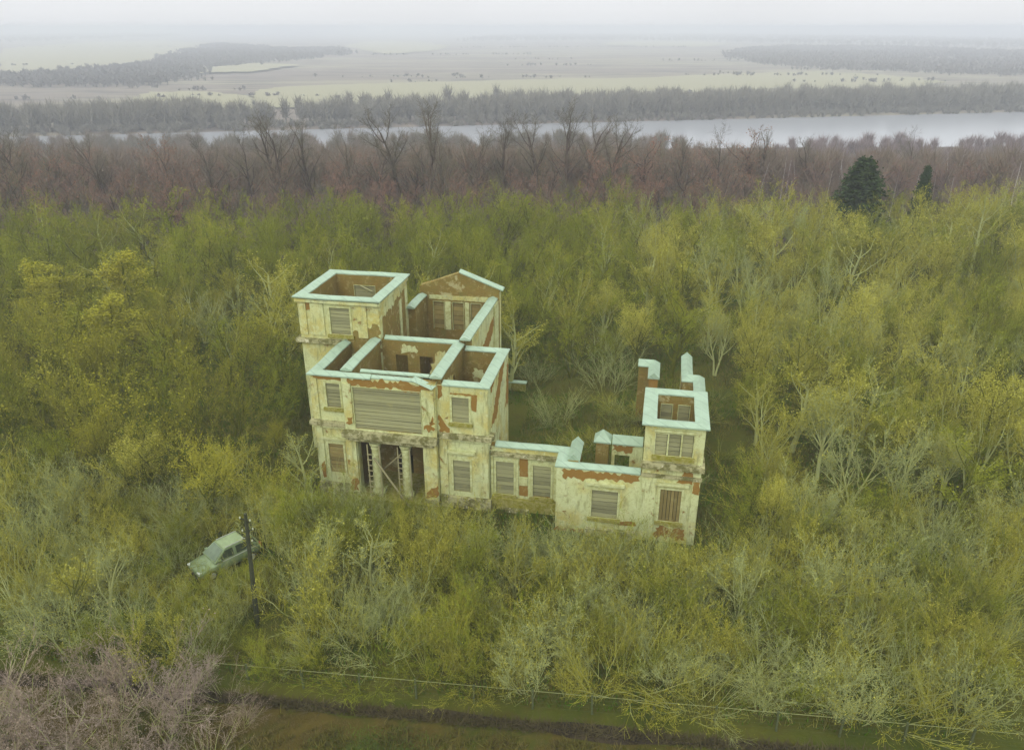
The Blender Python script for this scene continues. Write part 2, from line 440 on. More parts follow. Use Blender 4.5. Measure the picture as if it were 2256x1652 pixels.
def far_field(name, px, z, label, mat=MEADOW):
    rj = random.Random(len(label)); pts = []
    for i in range(len(px)):
        (xa, ya), (xb, yb) = px[i], px[(i+1) % len(px)]
        for q in range(8):
            t = q/8; pts.append(atpx(xa+(xb-xa)*t+rj.uniform(-9, 9), ya+(yb-ya)*t+rj.uniform(-1.6, 1.6)*(ya/200), z))
    o = MB().add([tuple(p) for p in pts], [tuple(range(len(pts)))]).build(name, mat)
    return tag(o, label, kind='structure')
far_field('meadow', [(560,232),(640,238),(800,236),(1000,232),(1300,226),(1500,206),(1700,196),(2000,196),(2090,180),(1960,166),(1800,158),(1600,163),(1400,172),(1150,176),(900,182),(640,190),(570,198),(552,212)], -22.9, 'long pale yellow meadow beyond the river')
far_field('meadow', [(0,166),(150,164),(250,152),(330,142),(400,118),(470,95),(380,90),(200,94),(0,108)], -22.4, 'pale field at far left beyond the wood')
far_field('meadow', [(760,102),(850,120),(960,112),(990,102),(930,93),(800,90)], -22.4, 'small pale field right of the diagonal wood')
far_field('meadow', [(270,236),(420,246),(560,240),(560,212),(440,200),(320,204)], -22.9, 'pale meadow left behind the river bank bushes')
far_field('meadow', [(405,162),(560,158),(660,142),(560,140),(440,150)], -22.4, 'narrow pale meadow under the diagonal wood')
far_field('meadow', [(1330,100),(1560,104),(1620,96),(1480,90),(1340,92)], -22.4, 'far pale strip near the horizon')

# ------------------------------------------------------------------ the ruined manor (local frame: x along the front, y into the depth)
ORG = (-1.33, 44.90, 0.0); RZ = rad(-11)
UX, VX = Vector((math.cos(RZ), math.sin(RZ), 0)), Vector((-math.sin(RZ), math.cos(RZ), 0))
def loc2w(u, v, z=0): return Vector(ORG) + UX*u + VX*v + Vector((0, 0, z))
def w2loc(x, y):
    d = Vector((x-ORG[0], y-ORG[1], 0)); return d.dot(UX), d.dot(VX)

manor = tag(empty('ruined_manor', ORG, RZ), 'roofless two storey manor ruin of peeling plaster with boarded windows and mint wall caps', 'ruin')

def wall(axis, a0, a1, t0, t1, z0, z1, openings=(), mats=None, parent=None, name='wall', front=0, back=1, ends=0):
    """a wall with real openings; front = material of the t0 face, back of the t1 face"""
    mats = mats or [PLASTER, BRICK]; parent = parent or manor
    A = sorted({a0, a1, *[o[0] for o in openings], *[o[1] for o in openings]})
    Z = sorted({z0, z1, *[o[2] for o in openings], *[o[3] for o in openings]})
    A = [a for a in A if a0 <= a <= a1]; Z = [z for z in Z if z0 <= z <= z1]
    def solid(i, j):
        if i < 0 or j < 0 or i >= len(A)-1 or j >= len(Z)-1: return False
        ca, cz = (A[i]+A[i+1])/2, (Z[j]+Z[j+1])/2
        return not any(o[0] < ca < o[1] and o[2] < cz < o[3] for o in openings)
    P = (lambda a, t, z: (a, t, z)) if axis == 'u' else (lambda a, t, z: (t, a, z))
    mb = MB()
    def q(pts, mi): mb.add([P(*p) for p in pts], [(0, 1, 2, 3)], mi)
    for i in range(len(A)-1):
        for j in range(len(Z)-1):
            if not solid(i, j): continue
            a, b, c, d = A[i], A[i+1], Z[j], Z[j+1]
            q([(a,t0,c),(b,t0,c),(b,t0,d),(a,t0,d)], front); q([(a,t1,c),(a,t1,d),(b,t1,d),(b,t1,c)], back)
            if not solid(i-1, j): q([(a,t0,c),(a,t0,d),(a,t1,d),(a,t1,c)], ends)
            if not solid(i+1, j): q([(b,t0,c),(b,t1,c),(b,t1,d),(b,t0,d)], ends)
            if not solid(i, j-1): q([(a,t0,c),(a,t1,c),(b,t1,c),(b,t0,c)], 1)
            if not solid(i, j+1): q([(a,t0,d),(b,t0,d),(b,t1,d),(a,t1,d)], 1)
    o = mb.build(name, mats, parent, fix=False)
    bm = bmesh.new(); bm.from_mesh(o.data); bmesh.ops.remove_doubles(bm, verts=bm.verts, dist=1e-4)
    bmesh.ops.recalc_face_normals(bm, faces=bm.faces); bm.to_mesh(o.data); bm.free()
    return o

def boarded(u0, u1, z0, z1, t, n, axis='u', out=-1, mat=None, frame=0.14, sill=True, parent=None, vertical=False, hood=0, seed=0, depth=0.10):
    """a boarded-up window: surround, sill, and each board a piece of its own; out = side of t that faces outwards"""
    rr = random.Random(seed*31 + int((u0+50)*10)); mat = mat or BOARD; parent = parent or manor
    P = (lambda a, tt, z: (a, tt, z)) if axis == 'u' else (lambda a, tt, z: (tt, a, z))
    def bx(mb, a0, a1, ta, tb, c0, c1):
        p, q = P(a0, min(ta, tb), c0), P(a1, max(ta, tb), c1)
        mb.box(min(p[0], q[0]), max(p[0], q[0]), min(p[1], q[1]), max(p[1], q[1]), c0, c1)
    mb = MB(); o1 = t + out*0.05
    fr = max(frame, 0.03)
    bx(mb, u0-fr, u0, t+out*0.002, o1, z0-0.02, z1+fr); bx(mb, u1, u1+fr, t+out*0.002, o1, z0-0.02, z1+fr)
    bx(mb, u0+0.002, u1-0.002, t+out*0.002, o1-out*0.003, z1, z1+fr)
    if hood:
        bx(mb, u0-fr-0.25, u1+fr+0.25, t+out*0.002, t+out*0.22, z1+fr+hood, z1+fr+hood+0.16)
        bx(mb, u0-fr-0.12, u1+fr+0.12, t+out*0.003, t+out*0.12, z1+fr+hood-0.13, z1+fr+hood-0.002)
    win = mb.build('boarded_window', TRIM, parent)
    if sill:
        s = MB(); bx(s, u0-fr-0.1, u1+fr+0.1, t+out*0.003, t+out*0.18, z0-0.26, z0-0.04)
        s.build('sill', MOSS, win)
    d = t - out*depth
    if vertical:
        w = (u1-u0)/n
        for k in range(n):
            b = MB(); g = rr.uniform(0.008, 0.03)
            bx(b, u0+k*w+g, u0+(k+1)*w-g*0.4, d, d+out*rr.uniform(0.025, 0.05), z0+rr.uniform(0, .05), z1-rr.uniform(0, .05))
            b.build('board', mat, win)
    else:
        h = (z1-z0)/n
        for k in range(n):
            b = MB(); g = rr.uniform(0.008, 0.032)
            bx(b, u0+0.01, u1-0.01-rr.uniform(0, .03), d, d+out*rr.uniform(0.03, 0.065), z0+k*h+g, z0+(k+1)*h-g*0.4)
            o = b.build('board', mat, win)
            c = sum((Vector(v.co) for v in o.data.vertices), Vector())/8
            tilt = rr.uniform(-1, 1)*0.016*min(1, 1.6/(u1-u0))
            Mx = Matrix.Translation(c) @ Matrix.Rotation(tilt, 4, 'Y' if axis == 'u' else 'X') @ Matrix.Translation(-c)
            o.data.transform(Mx)
    bk = MB(); bx(bk, u0-0.002, u1+0.002, d-out*0.06, d-out*0.10, z0-0.002, z1+0.002)
    bk.build('dark_backing', DARKWOOD, win)
    return win

def coping(path, z, w=0.78, rise=0.16, closed=False, parent=None, drip=0.09, zs=None):
    """metal wall cap of a low ridge profile along a path in plan; each straight run is a piece, corners are mitred"""
    parent = parent or manor; n = len(path); P = [Vector(p) for p in path]
    if w is None: w = 0.78
    def off(i):
        prv, nxt = (P[i-1] if (closed or i > 0) else None), (P[(i+1) % n] if (closed or i < n-1) else None)
        d0 = (P[i]-prv).normalized() if prv is not None else (nxt-P[i]).normalized()
        d1 = (nxt-P[i]).normalized() if nxt is not None else d0
        n0, n1 = Vector((-d0.y, d0.x)), Vector((-d1.y, d1.x))
        m = (n0+n1).normalized(); return m / max(0.3, m.dot(n0))
    zz = zs or [z]*n
    for i in range(n if closed else n-1):
        j = (i+1) % n; a, b, oa, ob = P[i], P[j], off(i), off(j)
        L = (b-a).length; k = max(1, int(L/1.5)); rr = random.Random(int(L*977)+i)
        mb = MB(); rings = []
        for s in range(k+1):
            t = s/k; c = a.lerp(b, t); o = oa.lerp(ob, t); c = c + (o*rr.uniform(-.025, .025) if s not in (0, k) else o*0); h = zz[i]*(1-t)+zz[j]*t
            jz = 0 if s in (0, k) else rr.uniform(-0.03, 0.03)
            e = o*(w/2); lo = h+jz
            rings.append([(c.x-e.x, c.y-e.y, lo-drip), (c.x-e.x, c.y-e.y, lo), (c.x, c.y, lo+rise), (c.x+e.x, c.y+e.y, lo), (c.x+e.x, c.y+e.y, lo-drip)])
        vs = [p for r_ in rings for p in r_]; fs = []
        for s in range(k):
            for q in range(4): fs.append((s*5+q, s*5+q+1, (s+1)*5+q+1, (s+1)*5+q))
            fs.append((s*5+4, s*5, (s+1)*5, (s+1)*5+4))
        fs += [(0, 1, 2, 3, 4), tuple(k*5+q for q in (4, 3, 2, 1, 0))]
        mb.add(vs, fs); mb.build('wall_coping', COPING, parent)

def patch(axis, t, out, pts, mat=None, name='brick_patch', parent=None, jag=0.17, thick=0.012, seed=1):
    """irregular piece of bare brick or plaster standing a hair proud of the wall face"""
    rr = random.Random(seed); P = []
    n = len(pts)
    for i in range(n):
        a, b = Vector(pts[i]), Vector(pts[(i+1) % n]); k = max(1, int((b-a).length/0.17))
        nn = Vector((-(b-a).y, (b-a).x)).normalized()
        for s in range(k):
            p = a.lerp(b, s/k)
            P.append(tuple(p + (nn*rr.uniform(-jag, jag) if s else nn*0)))
    mb = MB(); mb.prism(P, axis, t+out*0.002, t+out*(0.002+thick))
    o = mb.build(name, mat or PATCH, parent or manor)
    bm = bmesh.new(); bm.from_mesh(o.data); bmesh.ops.triangulate(bm, faces=[f for f in bm.faces if len(f.verts) > 4]); bm.to_mesh(o.data); bm.free()
    return o

def block(name, x0, x1, y0, y1, z0, z1, mat, parent=None):
    return MB().box(x0, x1, y0, y1, z0, z1).build(name, mat, parent or manor)

# --- two-storey front
wall('u', -12.3, -9.95, 0, .6, -.4, 9.05, [(-11.22,-10.25,6.75,8.5), (-11.47,-10.4,1.7,3.95)])
wall('u', -3.6, -.2, 0, .6, -.4, 9.05, [(-2.6,-1.48,6.45,8.25), (-2.65,-1.5,1.2,3.6)])
wall('u', -9.95, -3.6, -.35, .25, -.4, 9.2, [(-9.2,-4.6,5.5,8.55), (-9.2,-4.6,-.4,4.55)])
boarded(-11.22,-10.25,6.75,8.5, 0, 7, seed=1)
boarded(-11.47,-10.4,1.7,3.95, 0, 8, mat=BOARD_BROWN, seed=2, hood=.25, sill=False)
boarded(-2.6,-1.48,6.45,8.25, 0, 6, seed=3)
boarded(-2.65,-1.5,1.2,3.6, 0, 9, seed=4, hood=.45, sill=False)
boarded(-9.2,-4.6,5.5,8.55, -.35, 12, frame=.03, sill=False, seed=5)
# the loggia behind the portal
wall('u', -9.9, -3.65, 3.0, 3.5, -.4, 5.0, [(-7.6,-6.5,0,3.3)], mats=[BRICK, BRICK])
block('loggia_shade_slab', -9.4, -4.0, .3, 3.0, 4.9, 5.15, BRICK)  # added slab that keeps the loggia beneath it dark
block('loggia_floor', -9.4, -4.0, -.9, 3.0, -.3, .35, MOSS)
block('step', -9.0, -5.0, -1.7, -.902, -.3, .08, MOSS)
# columns of the portal
for cx in (-8.05, -5.92):
    pr = [(.42,0),(.44,.14),(.37,.22),(.33,.38),(.32,1.4),(.30,2.9),(.28,3.45),(.35,3.5),(.31,3.62),(.42,3.75),(.45,3.98)]
    MB().lathe(pr, 16, (cx, -.02, .48)).build('column', TRIM, manor, smooth=False)
    block('column_base', cx-.42, cx+.42, -.44, .40, .35, .48, CORNICE)
    # battens nailed round the column
    fr = MB()
    for dx in (-.42, .42): fr.box(cx+dx-.04, cx+dx+.04, -.50, -.44, -.1, 4.4)
    for k in range(8): fr.box(cx-.46, cx-.12, -.545, -.502, .7+k*.42, .76+k*.42)
    fr.build('timber_battens', TIMBER, manor)
MB().tube((-8.0,-.62,3.5), (-5.5,-1.1,.2), .075, n=6).build('timber_brace', TIMBER, manor)
MB().tube((-7.9,.5,1.9), (-6.2,.45,3.6), .06, n=6).build('timber_brace', TIMBER, manor)
block('lintel_beam', -9.15, -4.65, -.30, .2, 4.56, 4.85, DARKWOOD)
# pilasters
for (a, b) in ((-9.93,-9.25), (-4.55,-3.62)):
    block('pilaster', a, b, -.50, -.353, .6, 5.35, PLASTER); block('pilaster', a+.05, b-.05, -.47, -.353, 5.85, 8.75, PLASTER)
    block('pilaster_base', a-.05, b+.05, -.62, -.353, -.4, .6, CORNICE)
for (a, b, z0, z1) in ((-12.28,-11.75,1.0,5.3), (-.75,-.22,.9,5.3), (-3.55,-3.0,.9,5.3), (-12.28,-11.8,5.8,8.8), (-.7,-.22,5.8,8.8)):
    block('pilaster', a, b, -.11, -.003, z0, z1, PLASTER)
# cornice between the floors
block('cornice', -12.52, -9.97, -.34, -.003, 5.42, 5.72, CORNICE); block('cornice', -12.42, -9.98, -.18, -.004, 5.2, 5.418, PLASTER)
block('cornice', -10.05, -3.5, -.86, -.353, 4.98, 5.36, CORNICE)
block('cornice', -9.7, -3.8, -.70, -.354, 4.7, 4.976, CORNICE)
block('cornice', -3.48, .05, -.34, -.003, 5.32, 5.62, CORNICE); block('cornice', -3.47, -.02, -.18, -.004, 5.1, 5.318, PLASTER)
block('cornice', -.197, .14, -.002, .62, 5.32, 5.62, CORNICE)
block('cornice', -12.52, -12.303, -.002, 5.78, 5.42, 5.72, CORNICE)
block('plinth', -3.55, -.05, -.26, -.003, -.4, .82, CORNICE); block('plinth', -12.35, -9.98, -.2, -.003, -.4, .9, CORNICE)
# side and inner walls
wall('v', .6, 5.8, -12.3, -11.7, -.4, 9.05)
wall('v', .25, 5.8, -10.05, -9.45, -.4, 9.4, mats=[BRICK, BRICK])
wall('v', .25, 6.0, -3.95, -3.35, -.4, 9.4, [(2.2,3.6,5.6,8.2)], mats=[BRICK, BRICK])
wall('v', .6, 6.6, -.8, -.2, -.4, 9.05, front=1, back=0)
wall('u', -9.45, -3.35, 6.0, 6.6, -.4, 9.4, [(-8.4,-7.5,5.8,8.3), (-6.6,-5.6,5.8,8.3)], mats=[BRICK, BRICK])
wall('u', -3.35, -.802, 6.0, 6.6, -.4, 9.05, mats=[BRICK, BRICK])
block('rubble_floor', -9.4, -3.98, 3.52, 5.98, 4.7, 4.95, BRICK)
block('rubble_floor', -3.3, -.85, .65, 5.95, 4.7, 4.95, BRICK)
# inner plaster remains
patch('u', 6.0, -1, [(-5.9,7.0),(-4.3,7.0),(-4.2,8.4),(-4.7,8.9),(-5.4,8.6)], PLASTER, 'plaster_remnant', seed=4)
patch('u', 6.0, -1, [(-8.0,8.4),(-6.8,8.5),(-6.9,9.1),(-7.7,9.2)], PLASTER, 'plaster_remnant', seed=5)
patch('u', 6.0, -1, [(-2.7,6.9),(-1.9,6.9),(-1.9,7.6),(-2.6,7.7)], PLASTER, 'plaster_remnant', seed=6)
patch('v', -3.35, 1, [(1.5,6.4),(3.0,6.2),(3.2,8.4),(1.7,8.6)], PLASTER, 'plaster_remnant', seed=7)
# bare brick where the plaster has come off
patch('u', -.35, -1, [(-9.3,8.62),(-4.0,8.6),(-3.8,9.15),(-9.5,9.15)], seed=11)
patch('u', -.50, -1, [(-4.5,.7),(-3.75,.8),(-3.65,1.8),(-4.1,1.5),(-4.45,1.1)], seed=12)
patch('u', -.50, -1, [(-9.9,.7),(-9.3,.7),(-9.35,1.7),(-9.85,1.3)], seed=13)
patch('u', -.47, -1, [(-9.85,5.9),(-9.35,5.9),(-9.3,6.4),(-9.7,6.3)], seed=14)
patch('u', -.47, -1, [(-4.45,5.88),(-3.75,5.88),(-3.8,7.0),(-4.0,6.3),(-4.4,6.2)], seed=15)
patch('u', 0, -1, [(-1.3,7.4),(-1.0,7.3),(-.9,8.5),(-2.7,8.55),(-2.7,8.42),(-1.3,8.42)], seed=16, jag=.05)
patch('u', 0, -1, [(-3.5,8.0),(-3.2,8.3),(-3.25,9.0),(-3.55,9.0)], seed=17, jag=.05)
patch('u', 0, -1, [(-3.55,5.7),(-2.8,5.65),(-3.0,6.1),(-3.5,6.9)], seed=18)
patch('u', -.11, -1, [(-12.0,1.2),(-11.78,1.3),(-11.78,2.6),(-12.1,2.2)], seed=19, jag=.06)
patch('u', 0, -1, [(-12.0,8.7),(-10.0,8.75),(-10.0,9.0),(-12.1,9.0)], seed=20, jag=.05)
patch('v', -.2, 1, [(.15+.6,5.9),(2.4,5.75),(3.3,6.8),(4.9,8.4),(5.3,9.0),(3.8,9.0),(2.4,7.6)], seed=21)
patch('v', -.2, 1, [(.62,8.3),(1.6,8.6),(2.0,9.0),(.62,9.0)], seed=22)
patch('v', -.2, 1, [(5.6,5.0),(6.5,5.0),(6.5,8.0),(6.1,8.6)], seed=23)
# fallen beams and rubble lying in the roofless rooms
fb = random.Random(17)
for (x0, y0, x1, y1, za, zb) in [(-9.2,4.6,-6.0,5.6,5.05,6.4), (-7.5,3.8,-4.3,5.4,5.05,5.2), (-5.2,5.5,-4.2,4.0,5.05,7.0), (-2.9,1.2,-1.2,5.4,5.05,5.5), (-3.0,5.2,-1.0,3.2,5.05,6.6), (-8.2,14.6,-4.4,10.5,.2,1.6), (-7.6,9.0,-4.0,12.5,.2,.5), (-11.5,1.2,-10.2,5.4,.2,2.6), (-14.3,7.2,-11.2,10.8,9.0,9.6)]:
    MB().tube((x0,y0,za), (x1,y1,zb), .11, .09, 6).build('fallen_beam', BOARD, manor)
for (x0, x1, y0, y1, z, n) in [(-9.3,-4.1,3.7,5.9,4.95,46), (-3.2,-.95,.8,5.8,4.95,36), (-8.6,-3.8,7.2,15.0,0,60), (-14.7,-10.2,6.6,11.4,8.9,30), (10.5,12.6,-.8,2.5,5.25,22)]:
    rb = MB()
    for k in range(n):
        a, q = fb.uniform(.08, .28), fb.uniform(0, 6.28)
        Mx = Matrix.Translation((fb.uniform(x0, x1), fb.uniform(y0, y1), z+a*.25)) @ Euler((fb.uniform(-.5, .5), fb.uniform(-.5, .5), q)).to_matrix().to_4x4()
        rb.box(-a, a, -a*.6, a*.6, -a*.35, a*.35, 0, Mx)
    o = rb.build('rubble', PATCH, manor); o['kind'] = 'stuff'
# tin caps of the front rooms
coping([(-10.3,.25),(-12.05,.25),(-12.05,5.75)], 9.12, .82)
coping([(-9.75,5.75),(-9.75,.1)], 9.5, .80)
coping([(-10.3,-.12),(-7.9,-.12)], 9.28, .72)
coping([(-8.9,.62),(-4.2,.60)], 9.34, .42, .1)
coping([(-8.2,-.05),(-4.55,-.08)], 9.28, .50, .1)
coping([(-3.65,6.0),(-3.65,.0)], 9.5, .82)
coping([(-9.2,6.3),(-3.7,6.3)], 9.5, .62)
coping([(-3.2,.28),(-.48,.28),(-.48,6.3),(-3.2,6.3)], 9.12, .80)
# a loosened sheet hanging off the corner
o = MB().box(-.8, .8, -.28, .28, -.012, .012).build('loose_tin_sheet', COPING, manor)
o.location = (-4.35, -.35, 9.22); o.rotation_euler = (rad(8), rad(14), rad(-14))

# --- the tall tower at the back left
wall('u', -15.5, -9.4, 5.8, 6.4, -.4, 12.3, [(-13.1,-11.6,9.65,11.65)])
wall('v', 6.4, 11.6, -15.5, -14.9, -.4, 12.3)
wall('v', 6.4, 11.6, -10.0, -9.4, -.4, 12.3, mats=[BRICK, BRICK], front=0, back=0)
wall('u', -15.5, -9.4, 11.6, 12.2, -.4, 12.3, [(-13.5,-11.8,9.6,11.5)], front=1, back=0)
boarded(-13.1,-11.6,9.65,11.65, 5.8, 8, seed=6)
boarded(-13.5,-11.8,9.6,11.5, 11.6, 7, seed=7, sill=False, frame=.03)
MB().tube((-12.9,11.3,11.6), (-11.9,11.2,11.2), .05, n=6).build('fallen_lath', BOARD, manor)
block('tower_floor', -14.85, -10.05, 6.45, 11.55, 8.6, 8.9, BRICK)
block('cornice', -15.8, -12.36, 5.42, 5.797, 8.95, 9.22, CORNICE); block('cornice', -15.8, -15.503, 5.798, 12.2, 8.95, 9.22, CORNICE)
block('cornice', -15.66, -9.3, 5.60, 5.797, 11.98, 12.2, PLASTER); block('cornice', -9.397, -9.25, 5.6, 12.2, 11.98, 12.2, PLASTER)
for a, b in ((-15.48,-14.9), (-14.55,-13.55), (-11.0,-10.3)): block('pilaster', a, b, 5.70, 5.797, 9.5, 11.9, PLASTER)
patch('u', 5.8, -1, [(-12.2,8.2),(-9.42,8.2),(-9.42,10.75),(-10.7,10.15),(-11.45,9.9),(-11.7,9.4),(-12.1,9.0)], BRICK, seed=31)
patch('v', -9.4, 1, [(5.82,10.85),(8.2,11.0),(9.5,11.25),(11.0,11.5),(11.6,11.8),(11.6,11.95),(5.82,11.95)], PLASTER, 'plaster_remnant', seed=32, thick=.03)
patch('v', -9.4, 1, [(10.1,7.5),(10.6,7.5),(10.6,11.0),(10.1,10.9)], PLASTER, 'plaster_remnant', seed=33, thick=.05, jag=.03)
patch('u', 5.8, -1, [(-15.4,11.2),(-14.2,11.4),(-14.0,11.9),(-15.45,11.95)], seed=34, jag=.06)
coping([(-15.35,5.98),(-9.6,5.98),(-9.6,12.05),(-15.35,12.05)], 12.40, .86, .12, closed=True)

# --- the gabled hall behind
wall('v', 6.6, 15.3, -3.5, -2.85, -.4, 9.8, front=1, back=0, ends=1)
GW = [(-8.25,-7.35,6.9,9.3), (-6.6,-5.68,6.9,9.3), (-5.05,-4.2,6.9,9.3)]
wall('u', -9.35, -2.65, 15.3, 15.9, -.4, 10.45, GW, mats=[PLASTER, BRICK], front=1, back=0)
for k, (a, b, c, d) in enumerate(GW): boarded(a, b, c, d, 15.3, 6, seed=40+k, sill=False, frame=.03, mat=BOARD_BROWN, depth=.16)
MB().prism([(-9.35,10.452),(-2.65,10.452),(-2.65,10.62),(-5.9,11.85),(-6.6,11.6),(-8.0,11.05),(-9.3,10.6)], 'u', 15.3, 15.9).build('gable', BRICK, manor)
for a, b in ((-7.25,-6.75), (-5.55,-5.18)): block('pilaster', a, b, 15.2, 15.297, 6.9, 9.35, TRIM)
wall('v', 12.2, 15.3, -9.4, -8.8, -.4, 9.75, mats=[BRICK, BRICK])
patch('u', 15.3, -1, [(-8.6,9.5),(-3.6,9.5),(-3.6,9.9),(-8.6,9.85)], PLASTER, 'plaster_remnant', seed=35, thick=.05, jag=.03)
patch('v', -2.85, 1, [(7.0,6.0),(12.6,7.2),(14.0,8.0),(14.0,8.9),(9.0,7.4),(7.0,7.2)], seed=36)
block('pilaster', -2.848, -2.72, 13.9, 15.28, 0, 9.7, TRIM)
coping([(-3.18,5.9),(-3.18,15.35)], 9.88, .78)
coping([(-5.95,15.6),(-2.35,15.6)], 0, .85, .12, zs=[11.95, 10.62])
coping([(-9.1,11.8),(-9.1,15.2)], 9.85, .75)

# --- one-storey link
wall('u', -.19, 4.55, .4, 1.0, -.4, 4.7, [(.2,1.4,1.1,3.6), (2.7,3.9,1.15,3.55)])
boarded(.2,1.4,1.1,3.6, .4, 8, seed=8); boarded(2.7,3.9,1.15,3.55, .4, 8, seed=9)
patch('u', .4, -1, [(1.78,2.6),(2.36,2.6),(2.36,4.2),(1.78,4.2)], seed=41, jag=.03)
patch('u', .4, -1, [(1.78,1.1),(2.36,1.1),(2.36,1.9),(1.78,1.9)], seed=42, jag=.03)
block('wall_panel', 1.8, 2.34, .33, .397, 1.95, 2.5, TRIM)
for a, b in ((1.58,1.72), (2.42,2.56), (-.15,.02), (4.1,4.35)): block('pilaster', a, b, .31, .397, 1.0, 4.1, TRIM)
block('cornice', -.1, 4.4, .12, .397, 4.12, 4.36, CORNICE)
block('plinth', -.1, 4.45, .1, .397, -.4, .85, MOSS); block('plinth', .9, 2.5, -.15, .097, -.4, .25, CORNICE)
coping([(.15,.65),(4.78,.65),(4.78,-1.15),(9.72,-1.15)], 4.82, .78)
# --- projecting one-storey pavilion
wall('u', 4.5, 9.8, -1.5, -.9, -.4, 4.7, [(6.8,8.42,1.35,3.35)])
wall('v', -.9, .4, 4.5, 5.1, -.4, 4.7)
boarded(6.8,8.42,1.35,3.35, -1.5, 7, seed=10, hood=.28)
patch('u', -1.5, -1, [(4.9,4.0),(5.6,4.15),(6.2,3.85),(6.6,4.15),(9.0,4.15),(9.7,4.3),(9.7,4.68),(5.0,4.7)], seed=43)
patch('u', -1.5, -1, [(4.52,-.3),(6.5,-.3),(6.4,.3),(5.6,.25),(4.52,.2)], seed=44)
patch('u', -1.5, -1, [(8.5,.9),(9.7,1.0),(9.6,1.25),(8.6,1.2)], seed=45, jag=.05)
block('plinth', 6.5, 9.6, -1.75, -1.503, -.4, .55, CORNICE)
MB().prism([(-.9,3.5),(1.5,3.5),(1.5,4.9),(-.9,4.9)], 'v', 5.15, 5.8).build('wall', BRICK, manor)
coping([(5.48,-.8),(5.48,1.65)], 4.92, .80, .42)
# pillar with a pyramid cap, and the rear wall of the pavilion
block('brick_pillar', 6.65, 7.5, 2.0, 2.85, -.4, 4.9, BRICK)
MB().add([(6.5,1.85,4.85),(7.65,1.85,4.85),(7.65,3.0,4.85),(6.5,3.0,4.85),(6.5,1.85,4.95),(7.65,1.85,4.95),(7.65,3.0,4.95),(6.5,3.0,4.95),(7.07,2.42,5.62)],
         [(3,2,1,0),(0,1,5,4),(1,2,6,5),(2,3,7,6),(3,0,4,7),(4,5,8),(5,6,8),(6,7,8),(7,4,8)]).build('pillar_cap', COPING, manor)
wall('u', 7.7, 9.75, 2.2, 2.8, -.4, 4.7, [(7.9,8.9,-.4,3.9)], front=0, back=1)
coping([(7.7,2.5),(9.72,2.5)], 4.82, .90, .45)
patch('u', 2.2, -1, [(7.72,4.2),(9.0,4.1),(9.3,4.68),(7.72,4.68)], seed=46)
# --- small tower
wall('u', 9.8, 13.35, -1.5, -.9, -.4, 8.3, [(10.45,11.15,6.3,7.75), (11.25,11.95,6.3,7.78), (12.05,12.7,6.3,7.8), (11.02,12.3,1.6,3.9)])
wall('v', -.9, 2.7, 9.8, 10.4, -.4, 8.3); wall('v', -.9, 2.7, 12.75, 13.35, -.4, 8.3, front=1, back=0)
wall('u', 9.8, 13.35, 2.7, 3.3, -.4, 8.3, [(10.7,11.4,6.2,7.7), (11.8,12.5,6.2,7.7)], front=1, back=0)
boarded(10.45,11.15,6.3,7.75, -1.5, 5, seed=51, frame=.05, sill=False); boarded(11.25,11.95,6.3,7.78, -1.5, 5, seed=52, frame=.05, sill=False)
boarded(12.05,12.7,6.3,7.8, -1.5, 5, seed=53, frame=.05, sill=False)
boarded(11.02,12.3,1.6,3.9, -1.5, 6, seed=54, mat=BOARD_BROWN, vertical=True, hood=.2)
boarded(10.7,11.4,6.2,7.7, 2.7, 5, seed=55, frame=.04, sill=False, out=-1); boarded(11.8,12.5,6.2,7.7, 2.7, 5, seed=56, frame=.04, sill=False)
block('tower_floor', 10.42, 12.73, -.88, 2.68, 5.0, 5.25, BRICK)
block('window_head', 10.35, 12.8, -1.64, -1.503, 7.9, 8.05, TRIM); block('sill', 10.3, 12.85, -1.72, -1.503, 6.02, 6.26, MOSS)
block('cornice', 9.7, 13.5, -1.85, -1.503, 5.45, 5.8, CORNICE); block('cornice', 13.353, 13.5, -1.5, 3.3, 5.45, 5.8, CORNICE)
block('cornice', 9.76, 13.42, -1.66, -1.503, 4.75, 4.95, CORNICE)
for a, b in ((9.86,10.72), (12.88,13.33)): block('pilaster', a, b, -1.62, -1.503, .3, 4.7, PLASTER)
patch('u', -1.62, -1, [(12.9,3.9),(13.32,3.8),(13.32,4.68),(12.9,4.68)], seed=57, jag=.05)
patch('u', -1.5, -1, [(11.9,4.45),(12.86,4.4),(12.86,5.2),(12.3,5.3)], seed=58, jag=.08)
patch('u', -1.5, -1, [(10.9,.3),(12.8,.3),(12.7,1.1),(11.4,1.25),(10.9,1.0)], seed=59)
coping([(10.02,-1.3),(13.13,-1.3),(13.13,3.12),(10.02,3.12)], 8.40, .86, .12, closed=True)

# --- free-standing remnants of the rear wing
def remnant(name, label, cat, org):
    return tag(empty(name, loc2w(*org), RZ), label, cat)
r1 = remnant('ruined_wall', 'angled brick wall stub with mint tin ridge cap left of the other stub behind the small tower', 'ruin', (9.7, 15.5))
wall('u', -.85, .4, .15, .75, -.4, 4.7, mats=[BRICK, PATCH], parent=r1); wall('v', -2.2, .15, .05, .75, -.4, 4.7, mats=[BRICK, PATCH], parent=r1, ends=1)
MB().prism([(.02,4.702),(.78,4.702),(.4,5.05)], 'u', -2.2, -1.9).build('wall_gablet', DARKWOOD, r1)
coping([(-.9,.45),(.4,.45),(.4,-2.3)], 4.82, .92, .42, parent=r1)
r2 = remnant('ruined_wall', 'stepped brick wall stub with long ridge cap rising just behind the small tower', 'ruin', (12.7, 13.3))
wall('v', .55, 4.6, -.35, .35, -.4, 4.7, mats=[BRICK, PATCH], parent=r2); wall('u', -.35, 1.2, -.1, .55, -.4, 4.7, mats=[BRICK, PATCH], parent=r2)
